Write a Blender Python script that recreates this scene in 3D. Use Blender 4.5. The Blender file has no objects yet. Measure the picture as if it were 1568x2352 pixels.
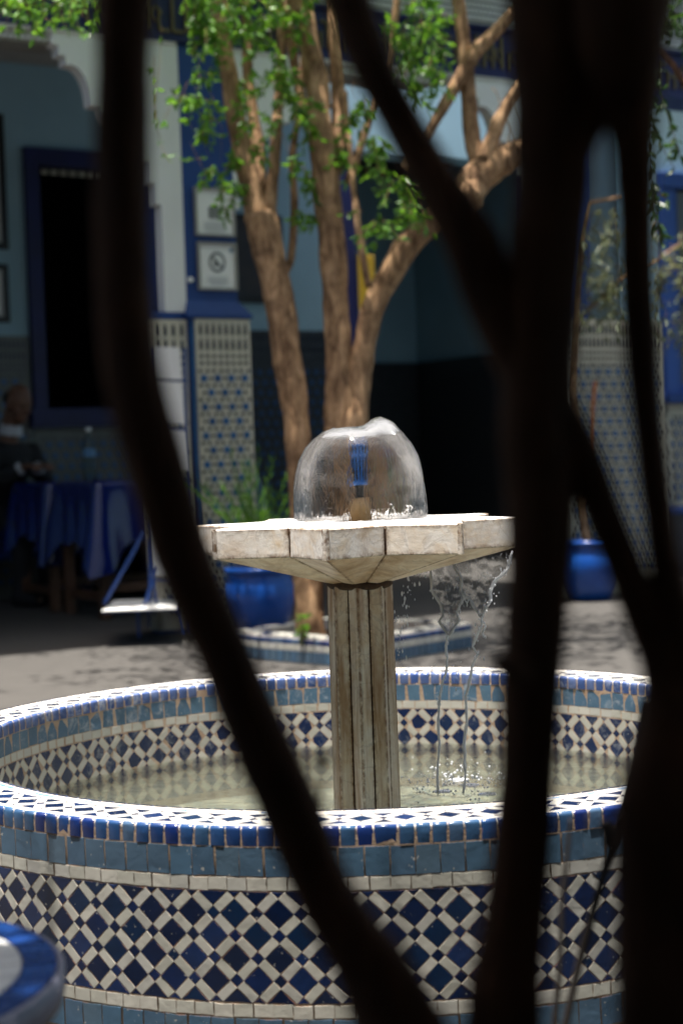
import bpy, math, random
from mathutils import Vector, Matrix, noise
random.seed(7)
R = math.radians
sc = bpy.context.scene
col = sc.collection

# ------------------------------------------------------------------ camera
CAM = Vector((0, -3.264, .8905))
PITCH, ROLL, YAW = .03256, .034, -.0097
_cy, _sy = math.cos(YAW), math.sin(YAW)
_cp, _sp = math.cos(PITCH), math.sin(PITCH)
_cr, _sr = math.cos(ROLL), math.sin(ROLL)
_r0 = Vector((_cy, -_sy, 0)); _f0 = Vector((_sy, _cy, 0)); _z = Vector((0, 0, 1))
FW = _f0 * _cp - _z * _sp
_u0 = _f0 * _sp + _z * _cp
RT = _r0 * _cr - _u0 * _sr
UP = _r0 * _sr + _u0 * _cr
FPX = 3763.2                       # focal length for a 1568 x 2352 frame
cam = bpy.data.cameras.new('camera')
cam.sensor_fit = 'VERTICAL'; cam.sensor_height = 36; cam.lens = 57.6
cam.clip_start = .05; cam.clip_end = 400
cam.dof.use_dof = True; cam.dof.focus_distance = 2.98; cam.dof.aperture_fstop = 3.6
cam_o = bpy.data.objects.new('camera', cam); col.objects.link(cam_o)
m = Matrix.Identity(4)
for i in range(3):
    m[i][0] = RT[i]; m[i][1] = UP[i]; m[i][2] = -FW[i]; m[i][3] = CAM[i]
cam_o.matrix_world = m
sc.camera = cam_o

# ------------------------------------------------------------------ light
SUN = Vector((-.06, -.10, .99)).normalized()
world = bpy.data.worlds.new('World'); sc.world = world; world.use_nodes = True
wn = world.node_tree.nodes; wl = world.node_tree.links
sky = wn.new('ShaderNodeTexSky'); sky.sky_type = 'NISHITA'; sky.sun_disc = False
sky.sun_elevation = math.asin(SUN.z); sky.sun_rotation = math.atan2(SUN.x, SUN.y)
sky.air_density = .8; sky.dust_density = 5.0; sky.ozone_density = 1
wl.new(sky.outputs[0], wn['Background'].inputs[0]); wn['Background'].inputs[1].default_value = .11
sun = bpy.data.lights.new('sun', 'SUN'); sun.energy = 5.0; sun.angle = R(.5); sun.color = (1, .95, .88)
sun_o = bpy.data.objects.new('sun', sun); col.objects.link(sun_o)
sun_o.rotation_euler = SUN.to_track_quat('Z', 'Y').to_euler(); sun_o.location = (2, -2, 9)
vs = sc.view_settings
vs.view_transform = 'Standard'; vs.look = 'None'; vs.gamma = 1; vs.use_curve_mapping = False
vs.exposure = 1.3
cy = sc.cycles
cy.use_denoising = True; cy.max_bounces = 8; cy.diffuse_bounces = 4; cy.glossy_bounces = 4
cy.transmission_bounces = 8; cy.transparent_max_bounces = 24; cy.caustics_reflective = False; cy.caustics_refractive = False
cy.sample_clamp_indirect = 6

# ------------------------------------------------------------------ helpers
def at(x, y, t):
    """the point t metres in front of the camera seen at x, y of a 1568 x 2352 frame"""
    return CAM + (FW + RT * ((x - 784) / FPX) + UP * ((1176 - y) / FPX)) * t

def proj(p):
    v = p - CAM; d = v.dot(FW)
    if d < .05: return -9999, -9999, d
    return 784 + FPX * v.dot(RT) / d, 1176 - FPX * v.dot(UP) / d, d

def in_frame(p, mg=60):
    x, y, d = proj(p)
    return d > 0 and -mg < x < 1568 + mg and -mg < y < 2352 + mg

class MB:
    """collects shapes and links them as ONE mesh object"""
    def __init__(s): s.v = []; s.f = []; s.a = []
    def add(s, vs, fs, M=None, att=None):
        b = len(s.v)
        s.v += [tuple(M @ Vector(p)) if M is not None else tuple(p) for p in vs]
        s.a += att if att is not None else [0.0] * len(vs)
        s.f += [tuple(i + b for i in f) for f in fs]
        return s
    def box(s, c, d, M=None, bev=0.0):
        x, y, z = [k / 2 for k in d]; cx, cy_, cz = c
        if bev <= 0:
            vs = [(cx + sx * x, cy_ + sy * y, cz + sz * z) for sx in (-1, 1) for sy in (-1, 1) for sz in (-1, 1)]
            fs = [(0, 1, 3, 2), (4, 6, 7, 5), (0, 4, 5, 1), (2, 3, 7, 6), (0, 2, 6, 4), (1, 5, 7, 3)]
            return s.add(vs, fs, M)
        b = min(bev, x * .9, y * .9, z * .9)
        vs = []; idx = {}
        for sx in (-1, 1):
            for sy in (-1, 1):
                for sz in (-1, 1):
                    for k in range(3):
                        q = [x - b, y - b, z - b]; q[k] += b
                        idx[(sx, sy, sz, k)] = len(vs)
                        vs.append((cx + sx * q[0], cy_ + sy * q[1], cz + sz * q[2]))
        fs = []
        for sg in (-1, 1):
            o = [(-1, -1), (1, -1), (1, 1), (-1, 1)]
            if sg < 0: o = o[::-1]
            fs.append([idx[(sg, a_, b_, 0)] for a_, b_ in o])
            fs.append([idx[(b_, sg, a_, 1)] for a_, b_ in o])
            fs.append([idx[(a_, b_, sg, 2)] for a_, b_ in o])
        for a_ in (-1, 1):
            for b_ in (-1, 1):
                for (k, l, mk) in ((0, 1, lambda t: (a_, b_, t)), (1, 2, lambda t: (t, a_, b_)), (0, 2, lambda t: (a_, t, b_))):
                    fs.append([idx[mk(-1) + (k,)], idx[mk(1) + (k,)], idx[mk(1) + (l,)], idx[mk(-1) + (l,)]])
                for c_ in (-1, 1):
                    fs.append([idx[(a_, b_, c_, k)] for k in range(3)])
        return s.add(vs, fs, M)
    def tube(s, pts, rad, n=8, cap=True, jit=0.0, seed=0):
        pts = [Vector(p) for p in pts]
        if not isinstance(rad, (list, tuple)): rad = [rad] * len(pts)
        rings = []; up = None
        for i, p in enumerate(pts):
            t = (pts[min(i + 1, len(pts) - 1)] - pts[max(i - 1, 0)]).normalized()
            if up is None:
                up = t.orthogonal().normalized()
            up = (up - t * up.dot(t))
            up = up.normalized() if up.length > 1e-6 else t.orthogonal().normalized()
            sd = t.cross(up)
            ring = []
            for k in range(n):
                a = 2 * math.pi * k / n
                r = rad[i]
                d = up * math.cos(a) + sd * math.sin(a)
                if jit: r *= 1 + jit * noise.noise(Vector((p.x * 9 + seed, p.y * 9, p.z * 7)) + d * .9) + jit * .5 * noise.noise((p + d * r) * 45)
                ring.append(p + d * r)
            rings.append(ring)
        vs = [q for r_ in rings for q in r_]; fs = []
        for i in range(len(pts) - 1):
            for k in range(n):
                fs.append((i * n + k, i * n + (k + 1) % n, (i + 1) * n + (k + 1) % n, (i + 1) * n + k))
        if cap:
            fs.append(tuple(range(n))[::-1]); fs.append(tuple((len(pts) - 1) * n + k for k in range(n)))
        return s.add(vs, fs)
    def lathe(s, prof, n=32, c=(0, 0, 0), M=None, wob=None, closed=False):
        vs = []; fs = []
        for (r, z) in prof:
            for k in range(n):
                a = 2 * math.pi * k / n
                rr = r * (wob(a, z) if wob else 1)
                vs.append((c[0] + rr * math.cos(a), c[1] + rr * math.sin(a), c[2] + z))
        q = len(prof)
        for i in range(q if closed else q - 1):
            j = (i + 1) % q
            for k in range(n):
                fs.append((i * n + k, i * n + (k + 1) % n, j * n + (k + 1) % n, j * n + k))
        return s.add(vs, fs, M)
    def prism(s, poly, h0, h1, M=None):
        """poly in local x, y; extruded from z = h0 to h1"""
        n = len(poly)
        vs = [(x, y, h0) for x, y in poly] + [(x, y, h1) for x, y in poly]
        fs = [tuple(range(n))[::-1], tuple(range(n, 2 * n))] + [(k, (k + 1) % n, n + (k + 1) % n, n + k) for k in range(n)]
        return s.add(vs, fs, M)
    def mesh(s, name, smooth=False):
        me = bpy.data.meshes.new(name)
        me.from_pydata(s.v, [], s.f); me.update()
        if any(s.a):
            at_ = me.attributes.new('edge', 'FLOAT', 'POINT')
            at_.data.foreach_set('value', s.a)
        if smooth: me.polygons.foreach_set('use_smooth', [True] * len(me.polygons))
        return me
    def build(s, name, mat, parent=None, smooth=False, **kw):
        me = s.mesh(name, smooth); me.materials.append(mat)
        return link(name, me, parent, **kw)

def link(name, me, parent=None, M=None, **kw):
    o = bpy.data.objects.new(name, me); col.objects.link(o)
    if parent is not None: o.parent = parent
    if M is not None: o.matrix_local = M
    for k, v in kw.items(): o[k] = v
    return o

def thing(name, label, category, group=None, loc=(0, 0, 0)):
    o = bpy.data.objects.new(name, None); col.objects.link(o); o.empty_display_size = .1
    o['label'] = label; o['category'] = category
    if group: o['group'] = group
    return o

def fix(mb):
    return mb

# ------------------------------------------------------------------ materials
def new_mat(name):
    mt = bpy.data.materials.new(name); mt.use_nodes = True
    nt = mt.node_tree; b = nt.nodes['Principled BSDF']
    return mt, nt, nt.nodes, nt.links, b

def c4(c): return (c[0], c[1], c[2], 1)

def ramp(nt, fac, stops):
    r = nt.nodes.new('ShaderNodeValToRGB'); e = r.color_ramp.elements
    while len(e) < len(stops): e.new(.5)
    for q, (p, c) in zip(e, stops):
        q.position = p; q.color = c4(c) if len(c) == 3 else c
    nt.links.new(fac, r.inputs[0]); return r.outputs[0]

def tex(nt, scale, detail=4, rough=.6, dist=0, co=None, mapping=None, kind='noise'):
    n = nt.nodes.new('ShaderNodeTexNoise'); n.inputs['Scale'].default_value = scale
    n.inputs['Detail'].default_value = detail; n.inputs['Roughness'].default_value = rough; n.inputs['Distortion'].default_value = dist
    if co is None:
        tc = nt.nodes.new('ShaderNodeTexCoord'); co = tc.outputs['Object']
    if mapping:
        mp = nt.nodes.new('ShaderNodeMapping'); mp.inputs['Scale'].default_value = mapping
        nt.links.new(co, mp.inputs['Vector']); co = mp.outputs[0]
    nt.links.new(co, n.inputs['Vector'])
    return n.outputs['Fac']

def world_co(nt):
    g = nt.nodes.new('ShaderNodeNewGeometry'); return g.outputs['Position']

def mix(nt, fac, a, b, mode='MIX'):
    n = nt.nodes.new('ShaderNodeMix'); n.data_type = 'RGBA'; n.blend_type = mode
    if isinstance(fac, (int, float)): n.inputs[0].default_value = fac
    else: nt.links.new(fac, n.inputs[0])
    for k, v in ((6, a), (7, b)):
        if isinstance(v, tuple): n.inputs[k].default_value = c4(v)
        else: nt.links.new(v, n.inputs[k])
    return n.outputs[2]

def mathn(nt, op, a, b=None, clamp=False):
    n = nt.nodes.new('ShaderNodeMath'); n.operation = op; n.use_clamp = clamp
    for k, v in ((0, a), (1, b)):
        if v is None: continue
        if isinstance(v, (int, float)): n.inputs[k].default_value = v
        else: nt.links.new(v, n.inputs[k])
    return n.outputs[0]

def bump(nt, h, strength=.3, dist=.01, bsdf=None):
    n = nt.nodes.new('ShaderNodeBump'); n.inputs['Strength'].default_value = strength; n.inputs['Distance'].default_value = dist
    nt.links.new(h, n.inputs['Height'])
    if bsdf: nt.links.new(n.outputs[0], bsdf.inputs['Normal'])
    return n.outputs[0]

def plain(name, c1, c2=None, scale=6, rough=.6, bmp=.15, bdist=.004, detail=5, spec=.5, metal=0, bscale=None, coat=0):
    mt, nt, N, L, b = new_mat(name)
    c2 = c2 or tuple(k * .8 for k in c1)
    w = world_co(nt)
    f = tex(nt, scale, detail, .6, .3, co=w)
    L.new(ramp(nt, f, [(.3, c2), (.7, c1)]), b.inputs['Base Color'])
    b.inputs['Roughness'].default_value = rough; b.inputs['Specular IOR Level'].default_value = spec; b.inputs['Metallic'].default_value = metal
    b.inputs['Coat Weight'].default_value = coat
    if bmp: bump(nt, tex(nt, bscale or scale * 6, 6, .65, co=w), bmp, bdist, b)
    return mt

TERRA = (.42, .21, .12)
def glaze(name, cols, rough=.16, lime=0.0, edge=.55, var=.25, chips=.0):
    """glazed tile: colour differs from tile to tile, glaze mottles, worn edges show the clay"""
    mt, nt, N, L, b = new_mat(name)
    oi = N.new('ShaderNodeObjectInfo'); w = world_co(nt)
    st = [(i / max(1, len(cols)), c) for i, c in enumerate(cols)]
    base = ramp(nt, oi.outputs['Random'], st)
    base_r = base.node; base_r.color_ramp.interpolation = 'CONSTANT' if len(cols) > 1 else 'LINEAR'
    n1 = tex(nt, 55, 5, .6, .4, co=w)
    base = mix(nt, mathn(nt, 'MULTIPLY', n1, var * 2, True), base, tuple(sum(c[k] for c in cols) / len(cols) * .55 for k in range(3)))
    if lime:
        n2 = tex(nt, 38, 8, .75, .8, co=w); n2b = tex(nt, 7, 3, .5, .5, co=w)
        l = mathn(nt, 'MULTIPLY', ramp(nt, n2, [(.50, (0, 0, 0)), (.66, (1, 1, 1))]), ramp(nt, n2b, [(.42, (0, 0, 0)), (.62, (1, 1, 1))]))
        base = mix(nt, mathn(nt, 'MULTIPLY', l, lime), base, (.62, .64, .66))
    a = N.new('ShaderNodeAttribute'); a.attribute_name = 'edge'
    n3 = tex(nt, 90, 4, .7, .5, co=w); n4 = tex(nt, 14, 3, .6, 0, co=w)
    wear = mathn(nt, 'MULTIPLY', a.outputs['Fac'], ramp(nt, mathn(nt, 'ADD', mathn(nt, 'MULTIPLY', n3, .6), mathn(nt, 'MULTIPLY', n4, .4)), [(.5, (0, 0, 0)), (.56, (1, 1, 1))]))
    wear = mathn(nt, 'MULTIPLY', wear, edge)
    if chips:
        n5 = tex(nt, 120, 2, .5, 0, co=w)
        ch = mathn(nt, 'MULTIPLY', ramp(nt, n5, [(.70, (0, 0, 0)), (.72, (1, 1, 1))]), chips)
        base = mix(nt, ch, base, (.6, .58, .52))
    base = mix(nt, wear, base, TERRA)
    L.new(base, b.inputs['Base Color'])
    rr = mathn(nt, 'ADD', mathn(nt, 'MULTIPLY', n1, .12), rough)
    rr = mathn(nt, 'ADD', rr, mathn(nt, 'MULTIPLY', wear, .5), True)
    L.new(rr, b.inputs['Roughness'])
    bump(nt, mathn(nt, 'ADD', tex(nt, 22, 3, .5, .2, co=w), mathn(nt, 'MULTIPLY', n3, .12)), .22, .006, b)
    return mt

def marble_mat(name, tint=(.92, .87, .80), stain=.5, streak=False, seed=0.0, lohi=(.52, .74)):
    mt, nt, N, L, b = new_mat(name)
    w = world_co(nt)
    mp = N.new('ShaderNodeMapping'); mp.inputs['Location'].default_value = (seed, seed * .7, 0); L.new(w, mp.inputs[0]); co = mp.outputs[0]
    n1 = tex(nt, 16, 6, .6, 1.2, co=co)
    base = ramp(nt, n1, [(.28, (tint[0] * .86, tint[1] * .74, tint[2] * .58)), (.56, tint)])
    v = tex(nt, 11, 8, .55, 1.6, co=co)
    vein = ramp(nt, mathn(nt, 'ABSOLUTE', mathn(nt, 'SUBTRACT', v, .5)), [(0, (1, 1, 1)), (.022, (0, 0, 0))])
    base = mix(nt, mathn(nt, 'MULTIPLY', vein, .30), base, (.30, .24, .19))
    # rust and lime run down the stone
    s = tex(nt, 1, 6, .6, .6, co=co, mapping=(34, 34, 3.2) if streak else (13, 13, 11))
    lo, hi = (.40, .60) if streak else lohi
    st = mathn(nt, 'MULTIPLY', ramp(nt, s, [(lo, (0, 0, 0)), (hi, (1, 1, 1))]), stain)
    base = mix(nt, st, base, (.38, .21, .09))
    a = N.new('ShaderNodeAttribute'); a.attribute_name = 'edge'
    e = mathn(nt, 'MULTIPLY', a.outputs['Fac'], ramp(nt, tex(nt, 60, 6, .7, .4, co=co), [(.38, (0, 0, 0)), (.6, (1, 1, 1))]))
    base = mix(nt, mathn(nt, 'MULTIPLY', e, .9), base, (.17, .085, .035))
    sp = ramp(nt, tex(nt, 130, 2, .5, 0, co=co), [(.76, (0, 0, 0)), (.79, (1, 1, 1))])
    base = mix(nt, mathn(nt, 'MULTIPLY', sp, .6), base, (.12, .08, .05))
    L.new(base, b.inputs['Base Color'])
    b.inputs['Roughness'].default_value = .38
    b.inputs['Subsurface Weight'].default_value = 0
    bump(nt, tex(nt, 75, 6, .65, .3, co=co), .18, .004, b)
    return mt

def bark_mat(name, c1, c2, c3):
    mt, nt, N, L, b = new_mat(name)
    w = world_co(nt)
    n = tex(nt, 1, 7, .62, .9, co=w, mapping=(34, 34, 9))
    n2 = tex(nt, 8, 5, .6, .5, co=w)
    base = ramp(nt, n, [(.3, c3), (.5, c2), (.7, c1)])
    base = mix(nt, ramp(nt, n2, [(.42, (0, 0, 0)), (.64, (.7, .7, .7))]), base, c3)
    L.new(base, b.inputs['Base Color']); b.inputs['Roughness'].default_value = .85; b.inputs['Specular IOR Level'].default_value = .25
    bump(nt, n, .9, .02, b)
    return mt

def leaf_mat(name, c1, c2, trans=.5):
    mt, nt, N, L, b = new_mat(name)
    g = N.new('ShaderNodeNewGeometry')
    base = ramp(nt, g.outputs['Random Per Island'], [(0, c2), (.55, c1), (1, tuple(min(1, k * 1.35) for k in c1))])
    L.new(base, b.inputs['Base Color']); b.inputs['Roughness'].default_value = .42
    t = N.new('ShaderNodeBsdfTranslucent')
    L.new(mix(nt, .6, base, (c1[0] * 2.2, c1[1] * 1.9, c1[2] * .8)), t.inputs[0])
    ms = N.new('ShaderNodeMixShader'); ms.inputs[0].default_value = trans
    L.new(b.outputs[0], ms.inputs[1]); L.new(t.outputs[0], ms.inputs[2]); L.new(ms.outputs[0], N['Material Output'].inputs[0])
    return mt

def water_mat(name, tint=(1, 1, 1), refr=.4, scale=(20, 20, 20), bst=.35, bdist=.01, gloss=1.0, white=0.0, wscale=(40, 40, 14), rough=.02, wr=(.5, .68), rbump=1.0, ior=1.06):
    """moving water: part refracts, part lets light straight through, Fresnel mirror on top"""
    mt, nt, N, L, b = new_mat(name); N.remove(b)
    w = world_co(nt)
    h = tex(nt, 1, 4, .55, .9, co=w, mapping=scale)
    nb = bump(nt, h, bst, bdist)
    tr = N.new('ShaderNodeBsdfTransparent'); tr.inputs[0].default_value = c4(tint)
    rf = N.new('ShaderNodeBsdfRefraction'); rf.inputs['IOR'].default_value = ior; rf.inputs['Roughness'].default_value = rough; rf.inputs[0].default_value = c4(tint)
    L.new(bump(nt, h, min(1, bst * rbump), bdist * rbump), rf.inputs['Normal'])
    m1 = N.new('ShaderNodeMixShader'); m1.inputs[0].default_value = refr; L.new(tr.outputs[0], m1.inputs[1]); L.new(rf.outputs[0], m1.inputs[2])
    gl = N.new('ShaderNodeBsdfGlossy'); gl.inputs['Roughness'].default_value = rough; L.new(nb, gl.inputs['Normal'])
    fr = N.new('ShaderNodeFresnel'); fr.inputs['IOR'].default_value = 1.33; L.new(nb, fr.inputs['Normal'])
    m2 = N.new('ShaderNodeMixShader'); L.new(mathn(nt, 'MULTIPLY', fr.outputs[0], gloss, True), m2.inputs[0])
    L.new(m1.outputs[0], m2.inputs[1]); L.new(gl.outputs[0], m2.inputs[2])
    out = m2.outputs[0]
    if white:
        df = N.new('ShaderNodeBsdfDiffuse'); df.inputs[0].default_value = (.9, .92, .95, 1)
        tl = N.new('ShaderNodeBsdfTranslucent'); tl.inputs[0].default_value = (.9, .92, .95, 1)
        ad = N.new('ShaderNodeMixShader'); ad.inputs[0].default_value = .4; L.new(df.outputs[0], ad.inputs[1]); L.new(tl.outputs[0], ad.inputs[2])
        f = ramp(nt, tex(nt, 1, 6, .65, 1.2, co=w, mapping=wscale), [(wr[0], (0, 0, 0)), (wr[1], (1, 1, 1))])
        m3 = N.new('ShaderNodeMixShader'); L.new(mathn(nt, 'MULTIPLY', f, white), m3.inputs[0]); L.new(out, m3.inputs[1]); L.new(ad.outputs[0], m3.inputs[2]); out = m3.outputs[0]
    L.new(out, N['Material Output'].inputs[0])
    return mt

M = {}
M['navy'] = glaze('navy_glaze', [(.006, .020, .085), (.004, .013, .050), (.012, .034, .12), (.006, .026, .075), (.009, .018, .050), (.005, .016, .062)], .14, var=.3, chips=.5)
M['white'] = glaze('white_glaze', [(.58, .57, .50), (.54, .53, .46), (.62, .60, .53), (.56, .55, .50)], .25, var=.10, edge=.6)
M['band'] = glaze('light_blue_glaze', [(.085, .150, .225), (.075, .14, .22), (.095, .155, .215), (.08, .158, .245)], .16, var=.18, chips=.7)
M['cobalt'] = glaze('cobalt_glaze', [(.016, .05, .17), (.045, .11, .22), (.010, .022, .13), (.026, .080, .22), (.075, .14, .24), (.010, .03, .16)], .15, var=.2, edge=.5)
M['navy_wet'] = glaze('navy_glaze_wet', [(.006, .020, .085), (.008, .026, .10), (.012, .03, .09)], .12, lime=.45, var=.3, chips=.4)
M['band_wet'] = glaze('light_blue_glaze_limed', [(.10, .19, .29), (.09, .175, .27), (.11, .21, .31)], .16, lime=.75, var=.3, chips=.5)
M['cobalt_wet'] = glaze('cobalt_glaze_limed', [(.06, .12, .34), (.10, .16, .38), (.05, .10, .28), (.14, .20, .40)], .15, lime=.85, var=.3)
M['strip_blue'] = glaze('strip_blue_glaze', [(.10, .24, .46), (.13, .28, .48)], .16, var=.15)
M['grout'] = plain('grout', (.54, .42, .31), (.36, .23, .15), 30, .9, .5, .004)
M['grout_white'] = plain('white_grout', (.72, .68, .62), (.58, .50, .42), 30, .9, .5, .004)
M['marble'] = marble_mat('marble', stain=.45, lohi=(.52, .78))
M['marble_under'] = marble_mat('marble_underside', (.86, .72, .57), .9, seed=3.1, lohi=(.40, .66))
M['marble_post'] = marble_mat('marble_pedestal', (.84, .78, .66), .85, streak=True, seed=5.3)
M['marble_dirt'] = plain('joint_dirt', (.10, .055, .03), (.035, .02, .012), 60, .95, .6, .004)
M['concrete'] = plain('ground_paving', (.062, .057, .051), (.050, .046, .041), 9, .8, .2, .004, 8)
M['blue_paint'] = plain('cobalt_paint', (.006, .045, .21), (.004, .034, .165), 4, .5, .12)
M['navy_paint'] = plain('navy_paint', (.004, .007, .09), (.003, .005, .055), 5, .5, .2)
M['gold'] = plain('faded_gilding', (.16, .12, .05), (.09, .07, .03), 20, .6, .2)
M['wall_blue'] = plain('pale_blue_limewash', (.38, .57, .65), (.34, .52, .60), 2.2, .85, .12)
M['plaster'] = plain('white_plaster', (.82, .81, .79), (.76, .75, .73), 3, .85, .12)
M['ceiling'] = plain('gallery_ceiling', (.45, .43, .40), (.38, .36, .33), 3, .9, .1)
M['dado_white'] = plain('dado_white_tile', (.64, .58, .45), (.52, .46, .35), 14, .3, .1)
M['dado_blue'] = glaze('dado_blue_tile', [(.012, .09, .24), (.014, .10, .27), (.010, .07, .2)], .25)
M['dado_black'] = plain('dado_dark_tile', (.012, .016, .035), (.006, .008, .02), 20, .3, .05)
M['dado_dark'] = plain('shaded_dado_tile', (.05, .055, .06), (.03, .035, .04), 14, .4, .1)  # darker copy of the dado tile; the gallery's shade is put into its colour
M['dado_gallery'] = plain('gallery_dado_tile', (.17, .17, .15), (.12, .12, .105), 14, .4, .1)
M['dark_room'] = plain('dark_room', (.03, .03, .035), (.02, .02, .022), 3, .9, 0)  # near-black walls: the unlit room's darkness is put into the colour
M['bark'] = bark_mat('pale_tan_bark', (.66, .42, .235), (.45, .27, .14), (.095, .048, .026))  # pale tan peeling bark
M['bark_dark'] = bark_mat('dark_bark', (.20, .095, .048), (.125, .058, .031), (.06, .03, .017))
M['twig'] = plain('dark_twig', (.022, .014, .010), (.012, .008, .006), 40, .8, .4)
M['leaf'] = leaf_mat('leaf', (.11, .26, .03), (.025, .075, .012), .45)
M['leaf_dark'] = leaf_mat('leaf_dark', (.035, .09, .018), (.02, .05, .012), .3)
M['olive'] = leaf_mat('olive_leaf', (.16, .19, .11), (.07, .09, .05), .25)
M['soil'] = plain('soil', (.07, .045, .03), (.03, .02, .014), 30, .95, .8, .01)
M['pot'] = plain('blue_pot_glaze', (.012, .09, .40), (.008, .06, .30), 6, .25, .1)
M['cloth'] = plain('blue_tablecloth', (.006, .020, .17), (.005, .015, .13), 5, .22, .1, coat=.6)
M['wood'] = plain('dark_wood', (.12, .055, .025), (.07, .03, .015), 14, .55, .3)
M['iron_blue'] = plain('blue_painted_iron', (.02, .07, .28), (.015, .05, .2), 12, .45, .1)
M['paper'] = plain('paper', (.85, .84, .81), (.80, .79, .76), 6, .7, 0)
M['ink'] = plain('grey_ink', (.16, .17, .17), (.12, .13, .13), 20, .8, 0)
M['ink_pale'] = plain('pale_ink', (.52, .53, .52), (.48, .49, .48), 20, .8, 0)
M['ink_blue'] = plain('blue_ink', (.03, .13, .28), (.02, .1, .24), 20, .8, 0)
M['frame_grey'] = plain('pewter_frame', (.30, .29, .26), (.24, .23, .2), 14, .4, .1)
M['frame_black'] = plain('black_frame', (.012, .012, .012), (.008, .008, .008), 10, .4, .1)
M['picture'] = plain('dark_picture', (.05, .035, .03), (.02, .02, .025), 5, .4, 0)
M['yellow'] = plain('yellow_sign', (.55, .36, .02), (.48, .30, .015), 8, .5, .1)
M['orange'] = plain('orange_handle', (.42, .13, .03), (.3, .09, .02), 12, .5, .1)
M['skin'] = plain('skin', (.20, .095, .055), (.16, .075, .045), 10, .5, .1)
M['jacket'] = plain('black_jacket', (.012, .012, .014), (.008, .008, .01), 20, .85, .2)
M['shirt'] = plain('white_shirt', (.6, .6, .62), (.52, .52, .55), 20, .85, .1)
M['nozzle_blue'] = plain('worn_blue_nozzle', (.05, .25, .80), (.03, .17, .62), 60, .3, .3)
M['black'] = plain('black_rubber', (.012, .012, .012), (.006, .006, .006), 60, .45, .4)
M['bulb'] = plain('amber_marble', (.66, .46, .24), (.5, .27, .09), 40, .35, .2)
M['iron_grey'] = plain('table_rim_metal', (.20, .20, .26), (.14, .14, .19), 20, .4, .1)

# ------------------------------------------------------------------ setting
g = MB()
g.add([(-60, -60, 0), (60, -60, 0), (60, 60, 0), (-60, 60, 0)], [(0, 1, 2, 3)])
g.build('ground', M['concrete'], None, kind='structure')

# ------------------------------------------------------------------ zellige pieces
def piece(name, poly, thick=.006, ch=.0002, jit=.0006, mat=None, seed=0, dome=0.0):
    """one tile: outline in x, y, front face at z = thick, chamfered, hand-cut edges"""
    rng = random.Random(seed)
    n = len(poly); pts = []
    for i in range(n):
        a, b = Vector(poly[i]), Vector(poly[(i + 1) % n])
        pts.append(a + Vector((rng.uniform(-jit, jit), rng.uniform(-jit, jit))))
        if (b - a).length > .009:
            d = (b - a).normalized(); nn = Vector((-d.y, d.x))
            pts.append(a.lerp(b, rng.uniform(.3, .7)) + nn * rng.uniform(-.2, 1.3) * jit)
    c = sum(pts, Vector((0, 0))) / len(pts); k = len(pts)
    def inset(q, e):
        v = c - q; return q + v.normalized() * min(e, v.length * .5)
    tilt = (rng.uniform(-.012, .012), rng.uniform(-.012, .012))
    rings = [[(q.x, q.y, -.001) for q in pts], [(q.x, q.y, thick - ch * .8) for q in pts]]
    i1 = [inset(q, ch * 1.4) for q in pts]
    rings.append([(q.x, q.y, thick + tilt[0] * q.x + tilt[1] * q.y) for q in i1])
    vs = [p for r_ in rings for p in r_]; at_ = [1.0] * (2 * k) + [0.0] * k
    fs = []
    for r_ in range(2):
        for i in range(k): fs.append((r_ * k + i, r_ * k + (i + 1) % k, (r_ + 1) * k + (i + 1) % k, (r_ + 1) * k + i))
    vs.append((c.x, c.y, thick + dome)); at_.append(0.0)
    for i in range(k): fs.append((2 * k + i, 2 * k + (i + 1) % k, 3 * k))
    mb = MB(); mb.add(vs, fs, None, at_)
    me = mb.mesh(name)
    if mat: me.materials.append(mat)
    return me

def variants(name, poly, mat, n=5, **kw):
    return [piece(name, poly, mat=mat, seed=hash_(name) + i * 17, **kw) for i in range(n)]
def hash_(s): return sum(ord(c) * (i + 3) for i, c in enumerate(s))
def rect(w, h): return [(-w / 2, -h / 2), (w / 2, -h / 2), (w / 2, h / 2), (-w / 2, h / 2)]

class Field:
    """puts tiles down: those in the frame as objects of their own, the rest in one mesh"""
    def __init__(s, parent, test=in_frame): s.p = parent; s.rest = {}; s.test = test; s.n = {}
    def put(s, name, meshes, Mx, rng=random):
        me = rng.choice(meshes); pos = Mx.translation
        if s.test(pos):
            link(name, me, s.p, Mx)
        else:
            s.rest.setdefault(me.materials[0].name, []).append((me, Mx))
    def close(s, name='unseen_side_tiles'):
        for mn, lst in s.rest.items():
            mb = MB()
            for me, Mx in lst:
                mb.add([v.co for v in me.vertices], [tuple(p.vertices) for p in me.polygons], Mx)
            mb.build(name, bpy.data.materials[mn], s.p, kind='stuff')

def mat_from(X, Y, Nn, p):
    m = Matrix.Identity(4)
    for i in range(3): m[i][0] = X[i]; m[i][1] = Y[i]; m[i][2] = Nn[i]; m[i][3] = p[i]
    return m
def on_outer(th, z, r, rot=0):
    r -= .0057
    n = Vector((math.cos(th), math.sin(th), 0)); x = _z.cross(n)
    return mat_from(x, _z, n, n * r + _z * z) @ Matrix.Rotation(rot + random.gauss(0, .012), 4, 'Z')
def on_inner(th, z, r, rot=0):
    r += .0057
    q = Vector((math.cos(th), math.sin(th), 0)); n = -q; x = _z.cross(n)
    return mat_from(x, _z, n, q * r + _z * z) @ Matrix.Rotation(rot + random.gauss(0, .014), 4, 'Z')
def on_rim(th, z, r, rot=0):
    q = Vector((math.cos(th), math.sin(th), 0)); x = q.cross(_z)
    return mat_from(x, q, _z, q * r + _z * z) @ Matrix.Rotation(rot + random.gauss(0, .01), 4, 'Z')

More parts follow.
